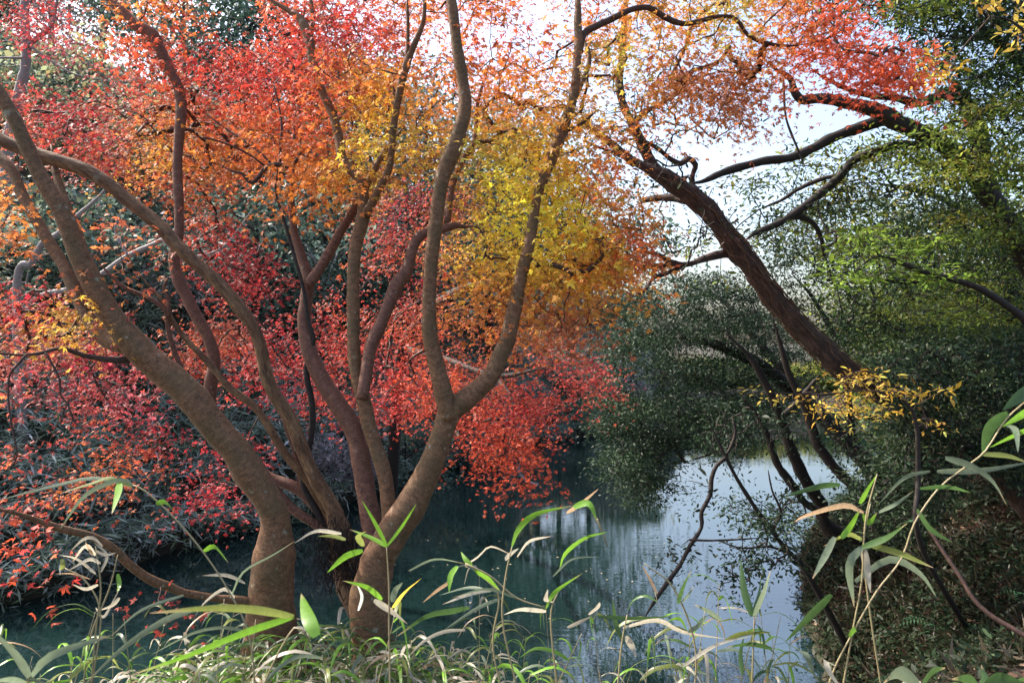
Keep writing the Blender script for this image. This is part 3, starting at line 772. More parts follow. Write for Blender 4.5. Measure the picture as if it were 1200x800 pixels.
W5 = np.array([list(P(580, 440, 10.0)) + [0.04], list(P(600, 470, 9.0)) + [0.03], list(P(600, 520, 8.4)) + [0.015], list(P(605, 555, 8.2)) + [0.008]])
rootW, nodesW = build_tree("maple_tree", "crimson maple rooted across the water, its low boughs hanging behind the forked stems", "maple tree", W1, [W2, W3, W4, W5], mat=M_BARK_DARK, sides=10)
RED_W = [([(425, 200), (545, 195), (560, 260), (545, 340), (500, 350), (480, 320), (440, 330), (430, 280)], 72, 8.0, 10.5, 0.48),
         ([(360, 340), (450, 330), (520, 350), (600, 380), (720, 420), (700, 462), (640, 470), (560, 490), (480, 490), (410, 480), (350, 440)], 165, 8.0, 11.0, 0.50),
         ([(560, 460), (640, 470), (630, 500), (612, 520), (560, 500)], 30, 7.8, 9, 0.2),
         ([(548, 495), (600, 490), (628, 530), (618, 560), (598, 566), (575, 545), (550, 530)], 22, 7.6, 8.6, 0.3)]
add_foliage(rootW, nodesW, RED_W, per=44, rad=0.36, size=0.048)
add_foliage(rootW, nodesW, [([(330, -300), (860, -300), (860, -40), (330, -40)], 330, 10.5, 17.0, 0.2)], per=36, rad=0.5, size=0.11)   # unseen top added above the frame to shade the right bank
add_foliage(rootG, nodesG, [([(10, -10), (85, -20), (92, 30), (90, 68), (65, 70), (50, 45), (25, 50), (15, 30)], 46, 14.0, 16, 0.3), ([(-30, 90), (60, 100), (70, 125), (-30, 130)], 16, 14.0, 16, 0.2)], per=24, rad=0.5, size=0.08)

# ------------------------------------------------------------------ right bank trees
# R: ridged dark trunk leaning from the right bank
R_tr = LK([(1260, 660, 26, 9.2), (1190, 570, 20, 9.0), (1120, 510, 17, 8.8), (1065, 478, 16.5, 8.6), (1020, 452, 16.5), (985, 428, 16.5), (955, 400, 16), (925, 370, 15), (898, 338, 15), (880, 312, 15), (863, 290, 16.5), (850, 273, 14), (835, 253, 14), (817, 235, 14.5), (800, 222, 14.5), (778, 208, 13), (758, 197, 10), (738, 187, 8),
           (714, 177, 6), (700, 172, 5), (685, 165, 3)], 8.6, 7.6)
R1 = LK([(780, 210, 10), (766, 198, 9.5), (754, 172, 8), (742, 147, 7), (731, 125, 6), (726, 100, 5.5), (728, 70, 5.2), (730, 45, 5), (732, 20, 4.5), (735, -30, 4)], 7.9, 7.6)
R2 = LK([(745, 192, 7), (730, 180, 6), (706, 160, 5), (686, 146, 4), (670, 138, 2)], 7.8, 7.6)
R3 = LK([(868, 296, 8), (850, 297, 6.5), (826, 303, 5), (805, 310, 4.5), (786, 307, 3.8), (772, 299, 3.4), (752, 295, 2.5), (735, 300, 1.6)], 8.0, 7.4)
R4 = LK([(805, 310, 3.6), (776, 311, 3.2), (752, 312, 3), (728, 306, 2.4), (700, 318, 2), (676, 322, 1.5)], 7.8, 7.4)
R5 = LK([(800, 311, 3), (782, 320, 2.6), (765, 326, 2.4), (757, 338, 2), (742, 348, 1.5)], 7.8, 7.5)
R6 = LK([(742, 145, 3.4), (758, 130, 3), (775, 122, 2.8), (792, 108, 2.4), (812, 94, 2), (840, 84, 1.4)], 7.8, 7.4)
R7 = LK([(812, 226, 4), (811, 208, 3.4), (815, 193, 3.2), (807, 186, 3.2), (798, 192, 3.2), (785, 186, 2.8), (772, 175, 2.6), (758, 167, 2.2), (742, 163, 1.8), (718, 168, 1.5)], 8.0, 7.7)
R8 = LK([(803, 115, 1.5), (796, 135, 1.3), (788, 158, 1.2), (779, 176, 0.8)], 7.4, 7.4)
R9 = LK([(752, 235, 3.2), (770, 232, 3.8), (790, 232, 4.4), (812, 238, 5)], 8.3, 8.0)
R10 = LK([(757, 283, 2), (770, 270, 2.4), (775, 255, 2.6), (776, 240, 3)], 8.2, 8.25)
for K_ in (R_tr, R1, R2, R3): K_[:, 3] *= 0.80
rootR, nodesR = build_tree("leaning_tree", "dark rough-barked tree leaning left from the right bank across the bright sky", "tree", R_tr, [R1, R2, R3, R4, R5, R6, R7, R9], mat=M_BARK_ROUGH, sides=18, lump=0.28, step=0.06)
# bare vines on its trunk
vt = Tubes()
CR_ = catmull(R_tr, 0.05)
for k in range(46):
    i0 = rng.integers(10, len(CR_) - 50); n = rng.integers(18, 46)
    seg = CR_[i0:i0 + n:3]; ph = rng.random() * 6.28; tw = rng.normal() * 0.5
    T = np.gradient(seg[:, :3], axis=0); T /= np.linalg.norm(T, axis=1)[:, None]
    U = np.cross(T, [0, 1, 0]); U /= np.linalg.norm(U, axis=1)[:, None]; W_ = np.cross(T, U)
    a = ph + tw * np.arange(len(seg)) * 0.4 + rng.normal(size=len(seg)) * 0.15
    pts = seg[:, :3] + (U * np.cos(a)[:, None] + W_ * np.sin(a)[:, None]) * (seg[:, 3:4] * (1.04 + 0.15 * rng.random()))
    vt.add(pts, np.full(len(pts), 0.0045), 4, caps=False)
vo_ = vt.build("vine", M_BARK_PEEL, rootR); vo_.parent = [c for c in rootR.children if c.name.startswith("trunk")][0]
vt2 = None

S_tr = LK([(1330, 620, 34, 9.5), (1290, 500, 24, 9.4), (1240, 370, 17), (1210, 312, 14), (1187, 272, 12.5), (1165, 240, 11.5), (1142, 205, 10.5), (1115, 178, 9.5), (1090, 160, 9.5), (1072, 152, 9.5), (1052, 145, 9.5), (1035, 133, 9), (1010, 125, 7.5), (987, 120, 6.8), (962, 115, 6.4), (940, 117, 6.4), (930, 105, 6.2), (926, 92, 6), (910, 82, 4.8), (898, 72, 3), (880, 60, 2)], 9.3, 7.6)
S2 = LK([(1052, 143, 7), (1034, 142, 7), (1007, 150, 6.5), (975, 162, 6), (950, 175, 5.6), (925, 185, 5.2), (900, 188, 5), (870, 195, 4.6), (845, 203, 4.2), (822, 213, 3.6), (800, 215, 2)], 8.4, 7.9)
S3 = LK([(1095, 165, 6.5), (1075, 170, 5.4), (1050, 170, 5), (1025, 178, 5), (1000, 188, 5), (990, 200, 5), (975, 215, 5), (955, 232, 4.8), (932, 250, 4.6), (915, 260, 4.2), (900, 267, 4), (882, 275, 3.6), (870, 285, 3)], 8.6, 8.2)
S3b = LK([(925, 254, 3), (940, 255, 3.2), (953, 262, 3.2), (962, 278, 2.5), (965, 300, 2)], 8.3, 8.6)
S3c = LK([(985, 205, 3), (962, 210, 2.6), (935, 222, 2.4), (915, 235, 2), (890, 245, 1.5)], 8.4, 8.8)
S4 = LK([(1150, 212, 9), (1150, 160, 8.5), (1130, 118, 8), (1112, 110, 7.5), (1095, 115, 6.2), (1075, 121, 5.2), (1050, 115, 4.2), (1020, 112, 3.4), (995, 105, 3), (967, 92, 2.4), (950, 80, 2)], 8.9, 8.0)
S5 = LK([(1240, 360, 10), (1235, 200, 9), (1215, 100, 8), (1190, 66, 7), (1167, 47, 6), (1150, 32, 4.5), (1148, 10, 3), (1140, -20, 2)], 9.2, 8.4)
S6 = LK([(1160, 42, 3), (1165, 20, 3), (1170, 0, 2.4), (1175, -20, 2)], 8.5, 8.4)
S7 = LK([(1152, 45, 3), (1130, 46, 2.2), (1110, 42, 1.6)], 8.5, 8.4)
S8 = LK([(1040, 128, 4), (1060, 108, 4), (1080, 100, 3.5), (1030, 92, 3)], 8.4, 8.2)
S9 = LK([(918, 95, 1.6), (920, 130, 1.5), (924, 148, 1.5), (935, 175, 1.4), (945, 200, 1)], 7.7, 7.7)
rootS, nodesS = build_tree("leaning_tree", "many-branched dark tree reaching in from the right edge above the rough trunk", "tree", S_tr, [S2, S3, S3b, S3c, S4, S5, S6, S7, S9], mat=M_BARK_DARK, sides=14, lump=0.2)

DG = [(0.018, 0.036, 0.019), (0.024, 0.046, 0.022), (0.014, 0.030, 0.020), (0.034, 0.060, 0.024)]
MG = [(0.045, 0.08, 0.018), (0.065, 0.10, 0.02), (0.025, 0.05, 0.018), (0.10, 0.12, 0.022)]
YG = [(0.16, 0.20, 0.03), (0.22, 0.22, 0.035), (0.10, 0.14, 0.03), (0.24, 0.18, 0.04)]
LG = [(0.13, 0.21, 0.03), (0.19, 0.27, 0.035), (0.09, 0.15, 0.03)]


def ever(root, nodes, sets, cols, per=30, rad=0.35, size=0.07, name="foliage", mat=M_EVER, twigs=True, template=OVAL, **kw):
    C, X = clusters_from(sets)
    V, F, Cc = oval_foliage(C, per, rad, size, cols, template=template, **kw)
    mesh_obj(name, V, F, mat, root, col=Cc)
    if twigs:
        tb = grow_twigs(nodes, C, rmin=0.003, rk=0.0018)
        if tb.n: tb.build("twigs", M_BARK_DARK, root)


# R: thin bare twigs and a few small dark leaves
ever(rootR, nodesR, [([(690, 150), (740, 90), (800, 80), (830, 120), (790, 200), (850, 230), (880, 290), (820, 300), (760, 350), (700, 330), (740, 260), (700, 210)], 120, 7.0, 8.4, 0.2),
                     ([(700, 90), (900, 100), (880, 170), (820, 160), (760, 190), (700, 150)], 60, 6.6, 8.0, 0.3)], DG + [(0.10, 0.04, 0.04)], per=7, rad=0.22, size=0.05)
# tree S bears backlit dark leaves, thin against the sky
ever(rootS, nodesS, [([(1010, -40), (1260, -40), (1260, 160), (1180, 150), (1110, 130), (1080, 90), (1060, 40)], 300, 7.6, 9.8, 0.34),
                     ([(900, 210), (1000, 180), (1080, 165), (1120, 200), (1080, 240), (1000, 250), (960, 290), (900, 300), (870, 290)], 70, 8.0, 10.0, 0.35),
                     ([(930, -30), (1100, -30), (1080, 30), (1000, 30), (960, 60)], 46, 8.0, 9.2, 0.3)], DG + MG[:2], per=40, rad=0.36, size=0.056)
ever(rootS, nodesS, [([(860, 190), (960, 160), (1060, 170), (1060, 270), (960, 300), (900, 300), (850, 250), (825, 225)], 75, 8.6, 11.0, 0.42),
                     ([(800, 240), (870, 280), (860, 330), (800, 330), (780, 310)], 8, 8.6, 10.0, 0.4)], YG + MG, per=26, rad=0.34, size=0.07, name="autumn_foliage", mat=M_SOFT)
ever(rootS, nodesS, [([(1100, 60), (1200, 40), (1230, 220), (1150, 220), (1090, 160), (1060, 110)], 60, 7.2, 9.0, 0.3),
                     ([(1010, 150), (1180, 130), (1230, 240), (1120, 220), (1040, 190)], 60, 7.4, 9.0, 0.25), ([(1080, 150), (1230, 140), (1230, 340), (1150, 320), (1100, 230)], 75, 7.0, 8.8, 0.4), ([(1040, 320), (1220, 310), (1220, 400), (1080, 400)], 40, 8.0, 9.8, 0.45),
                     ([(1060, -20), (1140, -20), (1120, 30), (1070, 20)], 20, 7.6, 8.4, 0.1)], MG + MG + LG[:1] + YG[:1], per=34, rad=0.32, size=0.055, name="sunlit_tint_foliage", twigs=False, mat=M_SOFT)  # lighter leaf colours put in as sunlit patches

ever(rootS, nodesS, [([(760, -500), (1300, -500), (1300, -40), (900, -40)], 150, 7.0, 11.0, 0.2)], DG, per=26, rad=0.5, size=0.11, name="shading_foliage", twigs=False)  # out-of-frame leaves added to keep sun off the right bank
BG_ = [(0.12, 0.17, 0.025), (0.17, 0.20, 0.03), (0.08, 0.12, 0.02), (0.20, 0.17, 0.03)]  # brighter greens, backlight put into the leaf colour
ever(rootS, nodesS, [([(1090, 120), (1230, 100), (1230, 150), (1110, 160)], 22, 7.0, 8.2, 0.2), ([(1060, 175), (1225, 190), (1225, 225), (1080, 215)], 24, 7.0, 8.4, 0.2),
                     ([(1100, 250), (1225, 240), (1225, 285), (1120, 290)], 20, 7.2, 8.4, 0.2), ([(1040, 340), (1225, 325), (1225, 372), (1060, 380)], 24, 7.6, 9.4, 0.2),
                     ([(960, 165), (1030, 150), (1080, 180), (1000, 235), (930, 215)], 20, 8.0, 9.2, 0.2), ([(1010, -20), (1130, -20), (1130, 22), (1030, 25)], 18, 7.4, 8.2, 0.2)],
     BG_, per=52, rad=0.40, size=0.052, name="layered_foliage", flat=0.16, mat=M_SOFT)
# Big evergreen leaning over the water in the middle distance
V_tr = np.array([[8.3, 15.8, float(ground(8.3, 15.8)) - 0.3, 0.22], [7.2, 15.2, 1.9, 0.18], [5.9, 14.6, 3.0, 0.15], [4.6, 14.0, 3.9, 0.12], [3.6, 13.8, 4.3, 0.08], [2.6, 13.6, 4.4, 0.04]])
V1 = np.array([[6.0, 14.6, 2.9, 0.10], [5.2, 15.6, 4.3, 0.08], [4.6, 16.2, 5.2, 0.05], [3.8, 16.4, 5.6, 0.03]])
V2 = np.array([[5.9, 14.6, 3.0, 0.08], [4.8, 13.4, 3.0, 0.06], [3.9, 13.0, 2.5, 0.04], [3.0, 12.8, 2.2, 0.02]])
V3 = np.array([[7.0, 15.1, 2.1, 0.08], [6.4, 14.4, 4.0, 0.06], [5.6, 13.6, 5.0, 0.04], [5.0, 13.2, 5.5, 0.02]])
rootV, nodesV = build_tree("evergreen_tree", "dense dark glossy evergreen spreading low over the water right of the red maples", "evergreen tree", V_tr, [V1, V2, V3], mat=M_BARK_DARK, sides=10, step=0.15)
ever(rootV, nodesV, [([(735, 365), (780, 335), (850, 320), (900, 370), (960, 420), (950, 470), (870, 500), (800, 520), (770, 545), (740, 570), (715, 545), (700, 500), (708, 440), (705, 400)], 330, 12.2, 16.5, 0.42),
                     ([(740, 345), (800, 318), (880, 325), (930, 400), (850, 420), (760, 400)], 110, 13.0, 17.0, 0.2),
                     ([(700, 470), (780, 470), (790, 545), (770, 590), (745, 595), (715, 560)], 90, 12.2, 14.0, 0.2),
                     ([(790, 470), (900, 460), (960, 470), (900, 500), (830, 520), (790, 530)], 60, 12.0, 14.5, 0.35)], DG, per=120, rad=0.55, size=0.064, template=DIA, flat=0.28, jit=0.25)

# dark evergreens on the right slope
def bank_tree(name, label, x, y, top, keys, sets, cols, group=None, **kw):
    gz = float(ground(x, y)) - 0.25
    tr = np.array([[x, y, gz, keys[0]]] + [[k[0], k[1], k[2], k[3]] for k in keys[1]])
    root, nodes = build_tree(name, label, "evergreen tree", tr, [np.array(k) for k in keys[2]], mat=M_BARK_DARK, sides=10, step=0.15, group=group)
    ever(root, nodes, sets, cols, **kw)
    return root


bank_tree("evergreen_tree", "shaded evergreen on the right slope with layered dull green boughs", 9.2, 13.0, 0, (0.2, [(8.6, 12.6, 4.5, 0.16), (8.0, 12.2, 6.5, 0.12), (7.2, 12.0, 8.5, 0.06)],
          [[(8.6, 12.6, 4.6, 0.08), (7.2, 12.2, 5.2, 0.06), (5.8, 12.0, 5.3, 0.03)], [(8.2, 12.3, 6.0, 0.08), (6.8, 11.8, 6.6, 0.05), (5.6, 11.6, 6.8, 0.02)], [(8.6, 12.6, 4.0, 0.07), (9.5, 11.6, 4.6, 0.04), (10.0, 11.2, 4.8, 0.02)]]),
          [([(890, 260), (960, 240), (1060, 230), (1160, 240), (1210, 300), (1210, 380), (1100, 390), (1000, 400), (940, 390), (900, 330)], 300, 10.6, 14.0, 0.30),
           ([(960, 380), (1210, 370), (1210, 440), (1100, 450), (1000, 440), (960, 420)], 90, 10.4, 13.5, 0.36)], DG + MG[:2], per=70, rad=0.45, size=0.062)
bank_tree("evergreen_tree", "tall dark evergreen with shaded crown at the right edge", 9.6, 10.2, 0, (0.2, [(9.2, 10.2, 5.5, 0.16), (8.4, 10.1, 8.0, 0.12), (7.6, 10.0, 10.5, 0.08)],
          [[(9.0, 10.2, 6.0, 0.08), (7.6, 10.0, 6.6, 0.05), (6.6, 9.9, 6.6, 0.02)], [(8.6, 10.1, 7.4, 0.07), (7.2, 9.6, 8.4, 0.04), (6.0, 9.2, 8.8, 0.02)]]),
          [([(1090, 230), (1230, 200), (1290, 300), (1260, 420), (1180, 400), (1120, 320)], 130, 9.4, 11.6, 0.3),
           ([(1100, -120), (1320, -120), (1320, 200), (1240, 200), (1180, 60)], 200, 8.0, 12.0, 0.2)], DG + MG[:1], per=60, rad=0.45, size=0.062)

# bright green spray
def bough(name, label, cat, pts_px, d0, d1, sets, cols, per, rad, size, mat, template=OVAL, rootpt=None, flat=0.35, **kw):
    K = LK(pts_px, d0, d1)
    if rootpt is not None: K[0, :3] = rootpt
    root, nodes = build_tree(name, label, cat, K, [], mat=M_BARK_DARK, sides=7, step=0.08)
    C, X = clusters_from(sets)
    V, F, Cc = oval_foliage(C, per, rad, size, cols, template=template, flat=flat, **kw)
    mesh_obj("foliage", V, F, mat, root, col=Cc)
    tb = grow_twigs(nodes, C, rmin=0.0018, rk=0.0012, maxlen=3.0)
    if tb.n: tb.build("twigs", M_TWIG, root)
    return root


gp = [7.2, 8.4, float(ground(7.2, 8.4)) - 0.15]
bough("young_tree", "young tree with bright lime green leaf sprays catching sun at right", "young tree", [(0, 0, 7), (1240, 420, 5.5), (1160, 345, 4), (1080, 318, 3), (1030, 300, 2.4), (1000, 320, 1.6)], 8.3, 7.4,
      [([(990, 275), (1010, 262), (1050, 262), (1056, 285), (1020, 300), (1000, 320), (968, 335), (957, 332), (985, 300)], 22, 7.2, 7.8, 0.0), ([(1060, 280), (1100, 278), (1110, 288), (1060, 296)], 7, 7.3, 7.9, 0.0),
       ([(1085, 318), (1110, 310), (1120, 325), (1090, 330)], 5, 7.3, 7.9, 0.0), ([(1000, 280), (1100, 290), (1180, 330), (1100, 340), (980, 345)], 26, 7.3, 8.0, 0.0)], LG, 15, 0.17, 0.075, M_SOFT, rootpt=gp, up=1.2)
# yellow-leaved shrub
gp = [5.1, 8.2, float(ground(5.1, 8.2)) - 0.1]
YEL = [(0.46, 0.31, 0.035), (0.48, 0.27, 0.035), (0.42, 0.36, 0.08), (0.34, 0.19, 0.04)]
bough("yellow_shrub", "thin shrub with golden yellow leaves in front of the dark right bank", "shrub", [(0, 0, 4), (1080, 640, 3.2), (1076, 560, 2.8), (1074, 500, 2.4), (1060, 470, 1.8), (1020, 458, 1.4), (960, 462, 1.2), (900, 460, 0.9), (870, 462, 0.7)], 6.8, 6.2,
      [([(935, 455), (990, 432), (1075, 436), (1100, 450), (1112, 465), (1060, 470), (1030, 500), (1000, 512), (985, 495), (940, 480), (925, 470)], 62, 6.0, 6.8, 0.0), ([(1085, 470), (1110, 480), (1105, 510), (1085, 505)], 4, 6.4, 6.8, 0.0),
       ([(870, 462), (900, 460), (930, 475), (900, 475)], 3, 6.2, 6.4, 0.0)], YEL, 8, 0.17, 0.052, M_SOFT, rootpt=gp, up=0.9, jit=0.35)
gp = [7.0, 8.0, float(ground(7.0, 8.0)) - 0.1]
bough("yellow_tree", "autumn yellow leaved branch tip at the top right corner", "small tree", [(0, 0, 9), (1290, 300, 7), (1270, 150, 5), (1220, 60, 4), (1185, 25, 3), (1160, 20, 2)], 7.5, 6.6,
      [([(1150, -10), (1210, -20), (1215, 60), (1180, 40), (1165, 20)], 16, 6.4, 7.0, 0.0), ([(1075, 60), (1130, 65), (1125, 95), (1080, 98)], 10, 6.6, 7.2, 0.0)], YEL, 9, 0.15, 0.075, M_SOFT, rootpt=gp, up=0.6)

bank_tree("evergreen_shrub", "dark leafy shrub hiding the foot of the rough leaning trunk", 6.6, 8.2, 0, (0.06, [(6.4, 8.0, 3.2, 0.05), (6.0, 7.7, 3.9, 0.04), (5.6, 7.5, 4.3, 0.02)],
          [[(6.4, 8.0, 3.3, 0.03), (5.7, 7.6, 3.3, 0.02), (5.2, 7.5, 3.2, 0.012)], [(6.3, 8.0, 3.5, 0.03), (6.8, 7.8, 4.2, 0.02), (7.0, 7.8, 4.5, 0.012)]]),
          [([(1030, 420), (1100, 400), (1230, 390), (1230, 570), (1150, 560), (1090, 590), (1050, 570), (1040, 500)], 420, 6.9, 8.4, 0.2),
           ([(1000, 520), (1060, 520), (1110, 600), (1060, 640), (1000, 620), (990, 570)], 110, 7.6, 9.0, 0.3)], [DG[0], DG[1], DG[2], (0.05, 0.07, 0.03)], per=34, rad=0.24, size=0.055)
# thin leaning trees silhouetted against the bright water
def lean_tree(label, trunk, limbs, d0, d1, sets, base, n_leaf=18, cols=DG):
    K = LK(trunk, d0, d1); K[:, 3] *= 0.78
    K[0, :3] = [base[0], base[1], float(ground(base[0], base[1])) - 0.2]
    root, nodes = build_tree("bank_tree", label, "small tree", K, [LK(l[0], l[1], l[2]) for l in limbs], mat=M_BARK_DARK, sides=9, lump=0.2, step=0.08)
    if sets: ever(root, nodes, sets, cols, per=n_leaf, rad=0.30, size=0.058)
    return root


lean_tree("thick black-trunked small tree leaning left over the bright water", [(1000, 660, 14), (975, 620, 10), (962, 590, 9.5), (948, 570, 9), (935, 545, 8.5), (925, 520, 8), (915, 490, 7), (900, 455, 6), (880, 420, 5), (850, 390, 4)],
          [([(965, 600, 5), (945, 590, 4), (930, 570, 5), (912, 545, 4.6), (903, 520, 4), (890, 490, 3), (870, 465, 2)], 10.9, 10.6), ([(915, 490, 4), (935, 470, 3.4), (960, 440, 2.6)], 10.9, 11.2)], 11.2, 10.6,
          [([(830, 470), (920, 480), (960, 500), (930, 540), (880, 530), (840, 560), (820, 520)], 110, 10.0, 11.8, 0.3), ([(870, 560), (940, 560), (945, 620), (890, 640), (850, 610)], 75, 10.2, 11.6, 0.4)], (6.2, 11.6))
lean_tree("dark trunk crossing behind the yellow leaves, leaning left", [(1040, 640, 12), (1020, 595, 8.5), (1003, 573, 8), (988, 558, 7.6), (975, 544, 7.6), (960, 524, 7.6), (950, 497, 7), (940, 470, 6), (925, 440, 5), (915, 405, 4.4), (905, 370, 3.6)],
          [([(1010, 582, 5), (1045, 560, 5), (1030, 545, 5), (1010, 530, 5), (990, 516, 4.6), (970, 495, 4.4), (955, 470, 3)], 9.9, 9.8)], 10.2, 9.8,
          [([(960, 480), (1060, 490), (1080, 540), (1030, 570), (990, 560), (960, 530)], 50, 9.2, 10.8, 0.35), ([(1040, 520), (1110, 520), (1110, 580), (1050, 600)], 22, 9.2, 10.4, 0.2)], (5.6, 10.6))
lean_tree("slim forked sapling at the water's edge, one crooked branch drooping over bright water", [(975, 690, 7), (945, 670, 4.2), (925, 648, 3.8), (905, 622, 3.6), (882, 590, 3.2), (862, 558, 3), (848, 530, 2.6), (836, 505, 2.2), (825, 480, 1.6)],
          [([(851, 536, 2.6), (840, 545, 2.6), (834, 560, 2.8), (832, 580, 2.6), (822, 600, 2.6), (822, 618, 2.6), (808, 640, 2.8), (797, 662, 2.8), (780, 685, 2.8), (762, 712, 2.2), (752, 730, 1.6)], 8.25, 7.9), ([(808, 632, 1.5), (830, 633, 1.3), (860, 632, 1.2), (890, 630, 0.9)], 8.0, 7.9), ([(850, 535, 2), (858, 520, 2.2), (862, 505, 2), (858, 490, 1.4)], 8.25, 8.3), ([(905, 622, 2), (915, 600, 1.6), (905, 575, 1.2), (900, 550, 0.9)], 8.3, 8.2), ([(925, 648, 1.8), (900, 640, 1.3), (870, 642, 1), (840, 633, 0.8)], 8.3, 8.2)], 8.5, 8.2,
          [([(880, 590), (930, 600), (930, 660), (880, 680), (850, 650)], 60, 7.8, 8.6, 0.3), ([(840, 650), (905, 660), (870, 720), (840, 690)], 14, 7.9, 8.3, 0.3), ([(775, 635), (812, 640), (820, 670), (790, 680)], 7, 7.9, 8.2, 0.0), ([(800, 560), (850, 560), (860, 600), (820, 610)], 5, 8.0, 8.4, 0.0)], (4.35, 9.3), n_leaf=16)
# ------------------------------------------------------------------ background trees on the far side
def warn_base(label, x, y):
    sd_ = float(pond_sd(np.array([x]), np.array([y]))[0][0])
    if sd_ < 0: print('IN WATER', label, round(sd_, 2))


def bg_tree(name, label, cat, px, d, top_py, rad, cols, n=26, per=60, leaf=0.16, template=DIAW, mat=M_EVER, flat=0.6, low=0.25, group=None, bark=M_BARK_DARK, trunk_r=0.16, lean=0.0, bare=False):
    x = d * (px - 600) / FPX; warn_base(label, x, d); gz = float(ground(x, d)); top = CAMZ - d * (top_py - 400) / FPX
    H_ = max(top - gz, 1.5)
    if H_ < 3: rad = min(rad, 2.2)
    K = np.array([[x, d, gz - 0.3, trunk_r], [x + lean * 0.3, d, gz + H_ * 0.35, trunk_r * 0.75], [x + lean, d, gz + H_ * 0.8, trunk_r * 0.3]])
    limbs = []
    for k in range(5 if not bare else 9):
        a = rng.random() * 6.28; z0 = gz + H_ * (0.3 + 0.45 * rng.random()); rr = rad * (0.5 + 0.3 * rng.random())
        f = (z0 - gz) / H_
        p0 = np.array([x + lean * f, d, z0])
        limbs.append(np.array([list(p0) + [trunk_r * 0.4], list(p0 + [math.cos(a) * rr * 0.5, math.sin(a) * rr * 0.5, rr * 0.35]) + [trunk_r * 0.25], list(p0 + [math.cos(a) * rr, math.sin(a) * rr, rr * 0.6]) + [trunk_r * 0.1]]))
    root, nodes = build_tree(name, label, cat, K, limbs, mat=bark, sides=8, step=0.4, group=group, lump=0)
    c0 = np.array([x + lean * 0.8, d, gz + H_ * (low + (1 - low) * 0.5)])
    u = rand_unit(n) * (0.45 + 0.55 * rng.random((n, 1)) ** 0.5)
    C = c0 + u * np.array([rad, rad, H_ * (1 - low) * 0.5])
    V, F, Cc = oval_foliage(C, per, rad * 0.42 if not bare else rad * 0.5, leaf, cols, template=template, flat=flat, spread=0.8)
    mesh_obj("foliage", V, F, mat, root, col=Cc)
    tb = grow_twigs(nodes, C, maxlen=6, rmin=0.008, rk=0.006)
    if tb.n: tb.build("twigs", M_BARK_GREY if px < 650 else bark, root)
    return root


